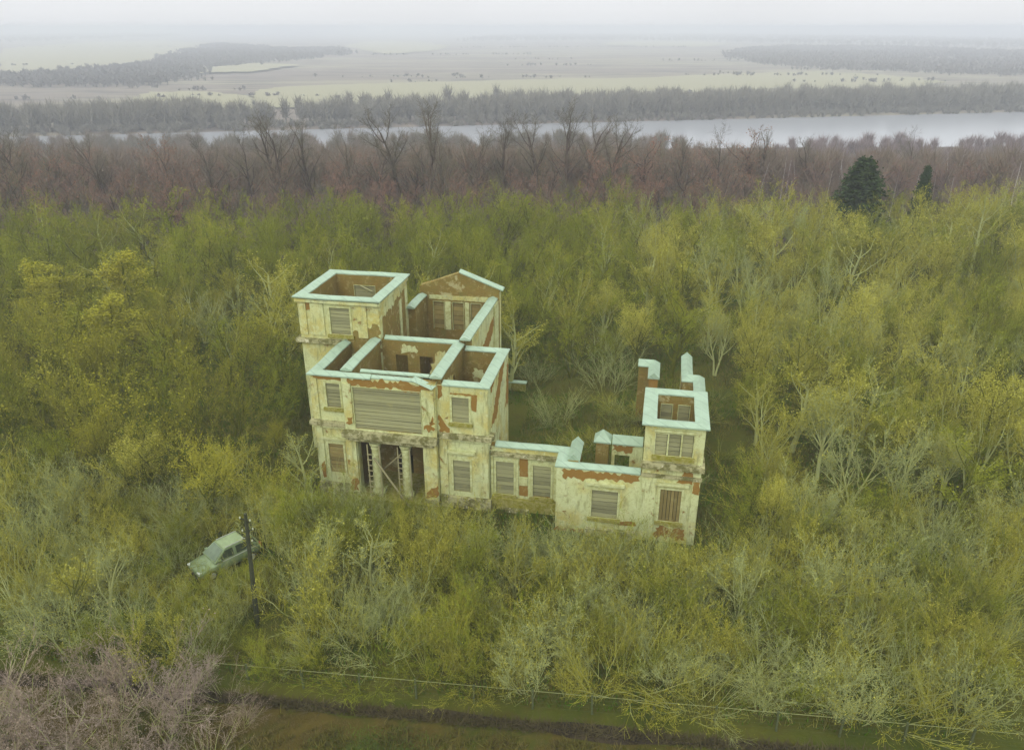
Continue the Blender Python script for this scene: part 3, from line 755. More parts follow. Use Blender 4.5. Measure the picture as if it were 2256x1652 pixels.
wall('v', -3.8, -.1, .55, 1.2, -.4, 4.7, mats=[PATCH, BRICK], parent=r2)
patch('v', -.35, -1, [(2.6,-.3),(4.5,-.3),(4.5,4.5),(3.2,3.0)], PLASTER, 'plaster_remnant', parent=r2, seed=71)
coping([(0,4.9),(0,.25),(.88,.25),(.88,-3.9)], 4.82, .9, .40, parent=r2)
# low wall remnant with a pale cap behind the hall
r3 = remnant('low_wall', 'low wall remnant capped with a pale tin strip right of the gabled hall', 'ruin', (-1.7, 19.1))
wall('u', -1.6, .6, -.2, .2, -.4, .75, mats=[MOSS, MOSS], parent=r3); coping([(-1.7,0),(.7,0)], .87, .55, .10, parent=r3)

# ------------------------------------------------------------------ parked car
def make_car():
    body_m = Mat('silver_green_paint', 0.35, 0.5); body_m.b.inputs['Metallic'].default_value = 0.25
    paint = body_m.color(body_m.mix(body_m.step(body_m.noise(body_m.coord('Object'), 2.5, 4, 0.6), 0.4, 0.7), (0.20, 0.27, 0.125), (0.15, 0.205, 0.09)))
    roofm = make_simple('car_roof_paint', (0.27, 0.35, 0.175), (0.22, 0.285, 0.14), 3, 0.4, 0.4)
    glass = make_simple('car_glass', (0.03, 0.045, 0.025), (0.05, 0.065, 0.035), 2, 0.08, 0.6)
    glass_front = make_simple('car_windscreen_glass', (0.12, 0.17, 0.09), (0.09, 0.13, 0.07), 2, 0.12, 0.6)
    rubber = make_simple('tyre_rubber', (0.02, 0.022, 0.015), (0.03, 0.03, 0.02), 6, 0.9)
    alloy = make_simple('wheel_alloy', (0.40, 0.42, 0.34), (0.33, 0.35, 0.28), 6, 0.4, 0.5)
    lamp = make_simple('headlight_lens', (0.55, 0.60, 0.50), (0.45, 0.5, 0.42), 6, 0.15, 0.6)
    red = make_simple('tail_light_lens', (0.25, 0.03, 0.02), (0.2, 0.02, 0.015), 6, 0.2, 0.5)
    dark = make_simple('car_plastic', (0.04, 0.045, 0.03), (0.055, 0.06, 0.04), 6, 0.7)
    car = tag(empty('parked_car'), 'silvery green hatchback parked among the scrub behind the utility pole', 'car')
    # lower body, lofted from nose (x = -2.05) to tail
    st = [(-2.05,.62,.36,.62), (-1.98,.76,.27,.74), (-1.75,.84,.24,.83), (-1.0,.87,.22,.93), (-.55,.88,.22,.98), (.6,.88,.22,1.0), (1.5,.87,.23,1.0), (1.9,.82,.27,.98), (2.03,.74,.36,.90)]
    mb = MB(); k = 12
    for x, w, lo, hi in st:
        ring = []
        for i in range(k):
            t = 2*math.pi*(i+.5)/k; c, s = math.cos(t), math.sin(t); e = 0.45
            ring.append((x, w*math.copysign(abs(c)**e, c), (lo+hi)/2 + (hi-lo)/2*math.copysign(abs(s)**e, s)))
        mb.add(ring, [])
    for j in range(len(st)-1):
        for i in range(k): mb.f.append((j*k+i, j*k+(i+1) % k, (j+1)*k+(i+1) % k, (j+1)*k+i)); mb.m.append(0)
    mb.f += [tuple(range(k)), tuple(range((len(st)-1)*k, len(st)*k))]; mb.m += [0, 0]
    body = mb.build('body', paint, car, smooth=True)
    # cabin frame: pillars with the glass set between them
    zb, zt = .97, 1.50
    def cab(x, y, z): return (x, y, z)
    A, B_, C_, D_ = (-1.0, .80, zb), (-.25, .62, zt), (1.15, .62, zt), (1.85, .78, zb)
    def mir(p): return (p[0], -p[1], p[2])
    MB().add([A, mir(A), mir(B_), B_, C_, mir(C_), mir(D_), D_], [(0,1,2,3),(3,2,5,4),(4,5,6,7),(0,3,4,7),(1,6,5,2)]).build('cabin', paint, car)
    def pane(name, pts, m, off):
        o = Vector(off)*.012; q = [Vector(p)+o for p in pts]; cc = sum(q, Vector())/len(q)
        q = [cc + (p-cc)*.88 for p in q]; n = len(q)
        qq = [p + o*1.2 for p in q]
        MB().add([tuple(p) for p in q+qq], [tuple(range(n)), tuple(range(2*n-1, n-1, -1))] + [(i, (i+1) % n, (i+1) % n+n, i+n) for i in range(n)]).build(name, m, car)
    pane('windscreen', [A, mir(A), mir(B_), B_], glass_front, (-.6, 0, .8)); pane('rear_window', [C_, mir(C_), mir(D_), D_], glass, (.6, 0, .7))
    for s in (1, -1):
        f = lambda p: (p[0], p[1]*s, p[2])
        pane('side_window', [f((-.85,.79,zb+.02)), f((.28,.79,zb+.02)), f((.28,.63,zt-.02)), f((-.25,.63,zt-.02))], glass, (0, s, .25))
        pane('side_window', [f((.36,.79,zb+.02)), f((1.65,.78,zb+.02)), f((1.12,.63,zt-.02)), f((.36,.63,zt-.02))], glass, (0, s, .25))
        MB().tube((-.15,.56*s,1.58), (1.15,.56*s,1.58), .025, n=6).build('roof_rail', alloy, car)
        MB().box(-.80, -.62, .86*s-.08, .86*s+.08, .98, 1.12).build('wing_mirror', paint, car)
        MB().box(-2.03, -1.80, min(.45*s,.74*s), max(.45*s,.74*s), .60, .74).build('headlight', lamp, car)
        MB().box(1.88, 2.035, min(.55*s,.76*s), max(.55*s,.76*s), .68, .92).build('tail_light', red, car)
        MB().box(-.9, 1.6, .872*s-.012, .872*s+.012, .92, .955).build('belt_trim', alloy, car)
        for x in (-1.28, 1.28):
            w = MB(); y0, y1 = .66*s, .89*s
            for a, b, r0, r1 in ((y0, y1, .31, .31),): w.tube((x, a, .31), (x, b, .31), r0, r1, 18)
            wh = w.build('wheel', rubber, car)
            MB().tube((x, y1+.001*s, .31), (x, y1+.02*s, .31), .20, .18, 12).build('rim', alloy, wh)
    roof = MB().box(-.22, 1.13, -.58, .58, 1.502, 1.535).build('roof', roofm, car)
    for k in range(6): MB().box(-.12+k*.22, -.02+k*.22, -.52, .52, 1.537, 1.549).build('roof_rib', roofm, car)
    MB().box(-2.08, -2.0, -.45, .45, .42, .58).build('grille', dark, car)
    MB().box(-2.07, -1.96, -.62, .62, .28, .40).build('bumper', dark, car)
    car.location = (-17.45, 39.0, 0.0)
    car.rotation_euler = (0, 0, math.atan2(.72, .69))
make_car()

# ------------------------------------------------------------------ utility pole
def make_pole():
    p = tag(empty('utility_pole', (-13.92, 33.52, 0)), 'dark tarred wooden pole with white insulators near the parked car', 'pole')
    p.rotation_euler = (0, rad(2.6), 0)
    MB().tube((0,0,-.3), (0,0,7.35), .15, .085, 12).build('shaft', DARKWOOD, p)
    arm_z = (7.0, 6.35, 5.75)
    for i, z in enumerate(arm_z):
        s = -1 if i != 1 else 1
        ar = MB().tube((0, 0, z), (.30*s, 0, z+.02), .025, n=6).build('bracket', DARKWOOD, p)
        MB().lathe([(.015,0),(.04,.02),(.033,.05),(.05,.07),(.037,.11),(.015,.14)], 10, (.30*s, 0, z+.03)).build('insulator', PORCELAIN, ar)
        ar = MB().tube((0, 0, z-.1), (-.22*s, -.05, z-.08), .025, n=6).build('bracket', DARKWOOD, p)
        MB().lathe([(.015,0),(.04,.02),(.033,.05),(.05,.07),(.037,.11),(.015,.14)], 10, (-.22*s, -.05, z-.07)).build('insulator', PORCELAIN, ar)
make_pole()

# ------------------------------------------------------------------ wire fence
def make_fence():
    f = tag(empty('wire_fence', (FA.x, FA.y, 0)), 'low fence of thin dark posts with a pale top rail along the plot front', 'fence')
    L = (FB-FA).length; n = int(L/2.85); d = Vector((fdir.x, fdir.y, 0))
    post = None; rr = random.Random(3)
    for k in range(n+1):
        p = d*(k*2.85)
        if post is None: post = MB().box(-.045, .045, -.045, .045, -.2, 1.22).build('post', POSTM, f); o = post
        else: o = post.copy(); link(o, f)
        o.location = p; o.rotation_euler = (rr.uniform(-.03, .03), rr.uniform(-.04, .04), math.atan2(d.y, d.x))
    for k in range(n):
        a, b = d*(k*2.85), d*((k+1)*2.85)
        MB().tube(a+Vector((0,0,1.14)), b+Vector((0,0,1.14)), .015, n=5).build('rail', STEEL_PALE, f)
    w = MB()
    for z in (.15, .4, .65, .9):
        w.tube((0,0,z), tuple(d*(n*2.85)+Vector((0,0,z))), .004, n=3)
    w.build('wire', POSTM, f)
make_fence()

# ------------------------------------------------------------------ plants
class Plant:
    """grows a leafless tree or shrub as tapered tubes; thick wood goes to the trunk mesh, twigs and dry leaves to the crown mesh"""
    def __init__(self, seed):
        self.r = np.random.default_rng(seed)
        self.seg = {'trunk': ([], []), 'crown': ([], [])}; self.cnt = {'trunk': 0, 'crown': 0}
        self.leafV, self.leafF, self.nl = [], [], 0
        self.tips = []
    def tube(self, which, P, rads, sides):
        n = len(P); T = np.gradient(P, axis=0); T /= np.linalg.norm(T, axis=1, keepdims=True) + 1e-9
        ref = np.array([0.31, 0.87, 0.38]); A = np.cross(T, ref); A /= np.linalg.norm(A, axis=1, keepdims=True) + 1e-9
        B = np.cross(T, A); ang = np.arange(sides)*2*np.pi/sides
        V = P[:, None, :] + rads[:, None, None]*(A[:, None, :]*np.cos(ang)[None, :, None] + B[:, None, :]*np.sin(ang)[None, :, None])
        b = self.cnt[which]; i = np.arange(n-1)[:, None]*sides; j = np.arange(sides)[None, :]; j2 = (j+1) % sides
        a, c, d, e = (i+j).ravel(), (i+j2).ravel(), (i+sides+j2).ravel(), (i+sides+j).ravel()
        F = np.concatenate([np.stack([a, c, d], 1), np.stack([a, d, e], 1)]) + b
        self.seg[which][0].append(V.reshape(-1, 3)); self.seg[which][1].append(F); self.cnt[which] += n*sides
    def grow(self, p, d, length, r0, lev, spec):
        rg = self.r; L = spec['levels'][lev]; last = lev == len(spec['levels'])-1
        n = L['n']; P = np.empty((n+1, 3)); P[0] = p; D = np.empty((n+1, 3)); D[0] = d
        for k in range(n):
            d = d + rg.normal(0, L['wob'], 3) + np.array([0, 0, L['up']]); d /= np.linalg.norm(d)
            p = p + d*(length/n); P[k+1] = p; D[k+1] = d
        t = np.linspace(0, 1, n+1); rads = r0*(1 - t*(0.92 if last else L.get('taper', 0.7)))
        self.tube('trunk' if lev <= spec['trunk_lev'] else 'crown', P, np.maximum(rads, 0.004), L['sides'])
        if last: self.tips.append((P[-1], P[n//2]))
        else:
            c = L['kids']; t0 = L['t0']
            nc = max(1, int(round(c*rg.uniform(.8, 1.2))))
            for q in range(nc):
                tt = t0 + (1-t0)*(q + rg.uniform(0, 1))/nc
                if q == nc-1: tt = 1.0
                k = min(n, max(0, int(round(tt*n)))); base = P[k] if k == n else P[k]*(1-(tt*n-int(tt*n))) + P[min(n, k)]*(tt*n-int(tt*n))
                dd = D[k]; a = rad(rg.uniform(*L['ang'])) * (0.4 if tt == 1.0 else 1.0)
                o = np.cross(dd, rg.normal(0, 1, 3)); o /= np.linalg.norm(o) + 1e-9
                nd = dd*math.cos(a) + o*math.sin(a)
                ln = length*L['ratio']*rg.uniform(.65, 1.15)*(1.0 - L.get('short', .35)*tt)
                self.grow(base, nd, ln, max(.006, r0*(1-.65*tt)*L['rr']), lev+1, spec)
    def leaves(self, n, size, spread=.12):
        rg = self.r
        if not self.tips: return
        T = np.array([t[0] for t in self.tips]); Mi = np.array([t[1] for t in self.tips])
        idx = rg.integers(0, len(T), n); w = rg.random((n, 1))
        C = T[idx]*w + Mi[idx]*(1-w) + rg.normal(0, spread, (n, 3))
        a = rg.normal(0, 1, (n, 3)); a /= np.linalg.norm(a, axis=1, keepdims=True)
        b = np.cross(a, rg.normal(0, 1, (n, 3))); b /= np.linalg.norm(b, axis=1, keepdims=True)
        s = size*rg.uniform(.6, 1.4, (n, 1))
        V = np.stack([C - a*s, C + b*s*.55, C + a*s, C - b*s*.55], 1).reshape(-1, 3)
        i = np.arange(n)*4
        self.leafV.append(V); self.leafF.append(np.concatenate([np.stack([i, i+1, i+2], 1), np.stack([i, i+2, i+3], 1)]) + self.nl); self.nl += 4*n
    def meshes(self, name):
        out = {}
        V, F = (np.concatenate(self.seg['trunk'][0]), np.concatenate(self.seg['trunk'][1]))
        zmin = 0; self.H = 0
        out['trunk'] = np_mesh(name+'_trunk', V, F, [BARK['olive']])
        V = np.concatenate(self.seg['crown'][0]); F = np.concatenate(self.seg['crown'][1]); mi = np.zeros(len(F), int)
        self.H = float(np.percentile(V[:, 2], 99.5)); self.Rd = float(np.percentile(np.hypot(V[:, 0], V[:, 1]), 95))
        if self.leafV:
            LV, LF = np.concatenate(self.leafV), np.concatenate(self.leafF)
            F = np.concatenate([F, LF + len(V)]); mi = np.concatenate([mi, np.ones(len(LF), int)]); V = np.concatenate([V, LV])
        out['crown'] = np_mesh(name+'_crown', V, F, [TWIG['olive'], LEAF['cream']], mi)
        return out

def lv(n, sides, wob, up, kids=0, t0=.3, ang=(25, 50), ratio=.5, rr=.55, taper=.7, short=.35):
    return dict(n=n, sides=sides, wob=wob, up=up, kids=kids, t0=t0, ang=ang, ratio=ratio, rr=rr, taper=taper, short=short)

PROTO = {}
def proto(kind, seed, stems, H, r0, spec, lean=(.05, .2), leaves=0, lsize=.05, lspread=.12):
    P = Plant(seed)
    for s in range(stems):
        a = P.r.uniform(0, 2*math.pi); l = P.r.uniform(*lean) if stems > 1 else P.r.uniform(0, lean[0])
        d = np.array([math.cos(a)*l, math.sin(a)*l, 1.0]); d /= np.linalg.norm(d)
        b = np.array([math.cos(a), math.sin(a), 0])*(.05*stems if stems > 1 else 0)*P.r.uniform(.3, 1) + np.array([0, 0, -.15])
        P.grow(b, d, H*P.r.uniform(.75, 1.05), r0*P.r.uniform(.7, 1.1), 0, spec)
    if leaves: P.leaves(leaves, lsize, lspread)
    m = P.meshes(kind); PROTO.setdefault(kind, []).append(dict(m=m, H=P.H, R=P.Rd))

TREE = dict(trunk_lev=1, levels=[
    lv(7, 6, .07, .05, 9, .22, (28, 60), .62, .55), lv(6, 5, .12, .07, 7, .22, (25, 55), .52, .5),
    lv(4, 3, .16, .05, 6, .15, (22, 55), .52, .5), lv(3, 3, .18, .04, 4, .15, (20, 50), .55, .6), lv(2, 3, .15, .02)])
VASE = dict(trunk_lev=1, levels=[
    lv(6, 6, .06, .10, 8, .25, (20, 42), .70, .6), lv(6, 5, .10, .10, 7, .22, (18, 42), .52, .5),
    lv(4, 3, .14, .08, 6, .15, (18, 45), .50, .5), lv(3, 3, .16, .06, 4, .15, (18, 45), .55, .6), lv(2, 3, .15, .04)])
SHRUB = dict(trunk_lev=0, levels=[
    lv(6, 4, .09, .05, 7, .18, (18, 45), .52, .55), lv(4, 3, .14, .06, 6, .15, (18, 48), .50, .55),
    lv(3, 3, .17, .05, 4, .12, (18, 50), .55, .6), lv(2, 3, .15, .03)])
SPRAY = dict(trunk_lev=0, levels=[
    lv(6, 4, .07, .01, 8, .15, (15, 40), .45, .5), lv(3, 3, .14, .03, 5, .15, (18, 45), .5, .6), lv(2, 3, .15, .02)])
LARCH = dict(trunk_lev=0, levels=[
    lv(10, 6, .03, .05, 46, .12, (50, 95), .36, .28, .85, .80), lv(4, 3, .10, .05, 8, .15, (35, 65), .38, .5), lv(3, 3, .16, .0, 3, .1, (30, 60), .5, .6), lv(2, 3, .12, -.03)])
BIRCH = dict(trunk_lev=0, levels=[
    lv(9, 6, .03, .05, 22, .30, (28, 55), .34, .3, .85, .45), lv(5, 3, .10, .08, 8, .2, (25, 50), .45, .5), lv(3, 3, .16, -.02, 4, .15, (20, 50), .55, .6), lv(2, 3, .12, -.12)])
TALL = dict(trunk_lev=1, levels=[
    lv(8, 6, .05, .06, 12, .32, (22, 48), .50, .5), lv(6, 5, .10, .10, 9, .2, (20, 48), .52, .5),
    lv(4, 3, .15, .07, 7, .15, (20, 50), .52, .5), lv(3, 3, .18, .04, 4, .15, (20, 50), .55, .6), lv(2, 3, .15, .02)])

for s in range(3): proto('round', 100+s, 1, 6.2, .15, TREE, leaves=700, lsize=.05)
for s in range(3): proto('leafy', 120+s, 2, 5.6, .10, VASE, (.1, .35), leaves=5200, lsize=.034, lspread=.2)
for s in range(2): proto('vase', 140+s, 3, 5.2, .075, VASE, (.15, .45), leaves=400, lsize=.05)
for s in range(4): proto('shrub', 160+s, 11, 3.0, .027, SHRUB, (.15, .75), leaves=1200, lsize=.028)
for s in range(2): proto('sapling', 180+s, 20, 3.4, .020, SPRAY, (.08, .55), leaves=0)
for s in range(2): proto('arching', 190+s, 18, 2.9, .021, SPRAY, (.5, 1.5), leaves=400, lsize=.025)
for s in range(2): proto('larch', 200+s, 1, 11.0, .17, LARCH, (.02, .05), leaves=9000, lsize=.06, lspread=.2)
for s in range(2): proto('birch', 220+s, 1, 12.0, .13, BIRCH, (.04, .05))
for s in range(3): proto('tall', 240+s, 1, 11.0, .20, TALL, (.06, .1))

def make_fir(seed):
    """dense evergreen: short needled sprays on whorled branches"""
    P = Plant(seed); rg = P.r; H = 12.0
    z = np.linspace(-.2, H, 12); P.tube('trunk', np.stack([0*z, 0*z, z], 1), .2*(1-z/H*.95)+.01, 7)
    for k in range(420):
        t = rg.random()**.8; zz = .8 + t*(H-.9); ln = (1-t)**.75*3.1*rg.uniform(.75, 1.1) + .25
        a = rg.uniform(0, 2*math.pi); el = .15 - .35*(1-t) + rg.normal(0, .1)
        d = np.array([math.cos(a)*math.cos(el), math.sin(a)*math.cos(el), math.sin(el)])
        Q = np.array([[0, 0, zz]]) + d[None, :]*np.linspace(0, ln, 4)[:, None] + np.array([0, 0, .12])*(np.linspace(0, 1, 4)**2)[:, None]
        P.tube('crown', Q, np.array([.03, .025, .015, .006]), 3)
        for q in (1, 2, 3): P.tips.append((Q[q], Q[q-1]))
    P.leaves(16000, .15, .16)
    PROTO.setdefault('fir', []).append(dict(m=P.meshes('fir'), H=H, R=2.6))
make_fir(5)

def plant(kind, name, x, y, h, label, cat, group=None, twig='olive', bark='olive', leaf='cream', wide=1.0, pick=None, crown='crown', trunk='trunk'):
    pr = PROTO[kind][R.randrange(len(PROTO[kind])) if pick is None else pick]
    s = h/pr['H']; root = empty(name, (x, y, hgt(x, y)), R.uniform(0, 2*math.pi))
    root.scale = (s*wide, s*wide, s); tag(root, label, cat, group)
    for part, key, mats in ((trunk, 'trunk', [BARK[bark]]), (crown, 'crown', [TWIG[twig], LEAF[leaf] if leaf in LEAF else TWIG[leaf]])):
        o = bpy.data.objects.new(part, pr['m'][key]); link(o, root)
        for k, m in enumerate(mats):
            o.material_slots[k].link = 'OBJECT'; o.material_slots[k].material = m
    return root

# --- where plants may stand, and how high before they would hide the house, the car or the pole
def sight_limit(x, y):
    r = math.hypot(x, y); az = math.atan2(x, y); lim = 99.0
    def guard(p, q, base):
        nonlocal lim
        a0, a1 = math.atan2(p[0], p[1]), math.atan2(q[0], q[1]); m = .018
        if a0-m < az < a1+m:
            t = (az-a0)/(a1-a0+1e-9); t = min(1, max(0, t))
            D = (1-t)*math.hypot(*p) + t*math.hypot(*q)
            if r < D: lim = min(lim, (D-r)*CAM_H/D*1.0 + base)
    c = loc2w(-12.3, 0); d = loc2w(-.2, 0); e = loc2w(4.5, .4); f = loc2w(4.5, -1.5); g = loc2w(13.4, -1.5)
    guard((c.x, c.y), (d.x, d.y), -.2); guard((d.x, d.y), (e.x, e.y), -.5); guard((f.x, f.y), (g.x, g.y), .0)
    guard((-19.4, 37.4), (-15.6, 39.2), .15); guard((-15.3, 33.4), (-12.3, 33.4), -.5)
    return lim
def blocked(x, y, h):
    u, v = w2loc(x, y); m = 0.16*h
    if -15.9-m < u < -9 and 5-m < v < 12.6+m: return True
    if -12.8-m < u < .4+m and -1.2-m*.5 < v < 16.4+m: return True
    if -.5 < u < 14+m and -2.2-m*.5 < v < 4: return True
    if 0 < u < 17.5 and 3 < v < 23: return True                     # courtyard, kept open
    if 13 < u < 17.8 and -3 < v < 17: return True                   # mown strip right of the small tower
    if -2 < u < 6.2 and -5.2 < v < 0: return True                   # dark grass in front of the link
    if -18 < u < -12 and -1.5 < v < 6: return True
    if math.hypot(x+17.45, y-39.0) < 2.4: return True
    if math.hypot(x+13.9, y-33.5) < 1.2: return True
    d = Vector((x, y))-FA; n = Vector((-fdir.y, fdir.x))
    if d.dot(n) < .5 + m*(.3 if x < -6 else 1): return True
    return False
def crowded(x, y):
    if math.hypot(x+27.5, y-71) < 4.2 or math.hypot(x+25.6, y-66) < 3.2: return True
    return math.hypot(x-49, y-109) < 5.5 or math.hypot(x-45, y-101) < 3.0 or math.hypot(x-60, y-97) < 5
def zone(x, y):
    u, v = w2loc(x, y); s = 'left' if u < -12 else ('right' if u > 14 else 'middle')
    dfence = (Vector((x, y))-FA).dot(Vector((-fdir.y, fdir.x)))
    if y > 88: return {'left': 'at the far left back', 'right': 'at the far right back', 'middle': 'at the far back beyond the hall'}[s]
    if v > 15 and s == 'middle': return 'behind the roofless hall' if u < 0 else 'behind the capped wall stubs'
    if s == 'left':
        if math.hypot(x+17, y-40) < 7.5: return 'around the parked car'
        if v > 25: return 'behind the tall tower'
        if v > 8: return 'left of the tall tower'
        if v > -3: return 'left of the two storey front'
        if dfence < 6: return 'at the front left corner of the plot'
        return 'between the car and the left edge'
    if s == 'right':
        if v > 22: return 'beyond the courtyard at right'
        if v > 8: return 'right of the wall stubs'
        if v > -4: return 'right of the small tower'
        if dfence < 6: return 'behind the fence at the right'
        return 'in the front right thicket'
    if dfence < 4.5: return 'just behind the fence in the middle'
    if u < -8: return 'in front of the two storey front'
    if u < 4: return 'in front of the plinth by the portal'
    return 'in front of the pavilion and small tower'

placed = []
def free(x, y, d):
    return all((x-a)**2 + (y-b)**2 > d*d for a, b in placed if abs(y-b) < d)
count = {}
LOOK = {'olive': 'olive', 'silver': 'silvery', 'yellow': 'yellowish', 'gold': 'golden brown'}
FORM = {'round': 'round crowned bare tree', 'leafy': 'tree with dry pale leaves', 'vase': 'spreading many stemmed bare tree', 'shrub': 'dense twiggy shrub', 'sapling': 'clump of upright saplings', 'arching': 'low shrub of arching stems'}
SIZE = lambda h: 'low' if h < 2.6 else ('medium' if h < 5.5 else ('tall' if h < 8.2 else 'large'))

# --- plants that stand out, one by one
for (k, nm, x, y, h, lab, cat, kw) in [
    ('fir', 'fir_tree', 49.6, 112, 13.1, 'dark green fir rising alone above the right back of the plot', 'fir', dict(twig='fir', leaf='fir', bark='brown', wide=1.8)),
    ('fir', 'fir_tree', 61.5, 118, 11.0, 'smaller dark fir half hidden right of the lone fir', 'fir', dict(twig='fir', leaf='fir', bark='brown', wide=.8)),
    ('fir', 'fir_tree', 128, 196, 19, 'dark fir cut by the right edge of the far wood', 'fir', dict(twig='fir', leaf='fir', bark='brown', wide=.8)),
    ('tall', 'bare_tree', 60, 99, 13.0, 'pale yellow barked open tree with forking limbs at the right back', 'tree', dict(twig='yellow', bark='pale', wide=1.3)),
    ('vase', 'bare_tree', -27.5, 71, 8.6, 'white barked tree with frosted looking twigs behind the golden larches', 'tree', dict(twig='silver', bark='pale', leaf='cream', wide=1.3)),
    ('larch', 'larch_tree', -38.5, 76, 9.6, 'tallest golden larch left of the tall tower', 'larch', dict(twig='gold', leaf='gold', wide=1.9)),
    ('larch', 'larch_tree', -43.5, 72, 9.0, 'broad golden larch further left with a paler top', 'larch', dict(twig='gold', leaf='gold', wide=2.0)),
    ('larch', 'larch_tree', -35.5, 66, 8.4, 'golden larch in front of the white barked tree', 'larch', dict(twig='gold', leaf='gold', wide=2.0)),
    ('larch', 'larch_tree', -48.5, 76, 8.4, 'golden larch near the left edge of the plot', 'larch', dict(twig='gold', leaf='gold', wide=1.9)),
    ('leafy', 'leafy_tree', -20.4, 44.0, 6.6, 'yellow leaved bushy tree behind the parked car', 'tree', dict(twig='yellow', leaf='gold', wide=1.45)),
    ('leafy', 'leafy_tree', -24.6, 45.4, 6.2, 'cream leaved bushy tree left behind the parked car', 'tree', dict(twig='yellow', leaf='cream', wide=1.4)),
    ('leafy', 'leafy_tree', -17.6, 52.2, 3.6, 'small gold leaved bush close to the left wall of the manor', 'bush', dict(twig='yellow', leaf='gold', wide=1.3)),
    ('sapling', 'shrub', 8.6, 64, 4.2, 'silvery clump of upright stems behind the courtyard', 'shrub', dict(twig='silver', bark='pale', wide=1.5)),
    ('sapling', 'shrub', 3.6, 58.0, 3.2, 'silvery fan shaped bush in the open courtyard', 'shrub', dict(twig='silver', bark='pale', wide=1.4)),
    ('sapling', 'shrub', 9.5, 72.0, 3.6, 'pale wispy bush at the back of the courtyard', 'shrub', dict(twig='silver', bark='pale', wide=1.7)),
    ('arching', 'shrub', 6.5, 53.5, 1.3, 'low brown bush in the courtyard behind the pavilion', 'shrub', dict(twig='yellow', wide=1.4)),
    ('sapling', 'shrub', 2.2, 66, 2.6, 'grey bush beside the capped low wall', 'shrub', dict(twig='silver', bark='pale', wide=1.5)),
    ('sapling', 'shrub', 14.4, 39.4, 3.1, 'silvery bush standing at the foot of the small tower corner', 'shrub', dict(twig='silver', bark='pale', wide=1.2)),
    ('shrub', 'shrub', 9.4, 37.9, 2.2, 'leafy speckled shrub against the foot of the small tower', 'shrub', dict(twig='yellow', wide=1.3)),
    ('sapling', 'shrub', -11.3, 41.6, 4.4, 'whitish bush with upright stems left of the portal', 'shrub', dict(twig='silver', bark='pale', wide=1.1)),
    ('sapling', 'shrub', -9.4, 42.0, 3.2, 'whitish bush with upright stems under the portal step', 'shrub', dict(twig='silver', bark='pale', wide=1.1)),
    ('arching', 'shrub', 5.6, 29.2, 3.4, 'yellowish bush whose long branches hang over the fence', 'shrub', dict(twig='yellow', bark='pale', wide=1.3)),
    ('vase', 'bare_tree', 12.5, 34.2, 4.6, 'white stemmed forking shrub in front of the small tower', 'shrub', dict(twig='silver', bark='pale', wide=1.2)),
    ('vase', 'bare_tree', 13.6, 29.8, 2.6, 'small white stemmed forking shrub near the fence', 'shrub', dict(twig='silver', bark='pale', wide=1.3)),
]:
    plant(k, nm, x, y, h, lab, cat, None, **kw); placed.append((x, y))

# --- thin pale brush inside the courtyard and along the foot of the walls
cy = random.Random(33)
for k in range(30):
    u, v = cy.uniform(1.2, 16.5), cy.uniform(4.5, 22)
    p = loc2w(u, v); h = cy.uniform(.7, 1.9); kd = cy.choice(['sapling', 'arching', 'sapling'])
    tw = cy.choice(['silver', 'yellow', 'olive'])
    where = 'near the stubs' if v > 12 and u > 7 else ('at the back of the courtyard' if v > 14 else ('beside the small tower' if u > 10 else 'in the middle of the courtyard'))
    lab = f"{'knee high' if h < 1.2 else 'waist high'} {LOOK[tw]} {'upright' if kd == 'sapling' else 'arching'} brush {where}"
    plant(kd, 'courtyard_brush', p.x, p.y, h, lab, 'brush', lab, twig=tw, leaf='cream', bark='pale', wide=1.5)

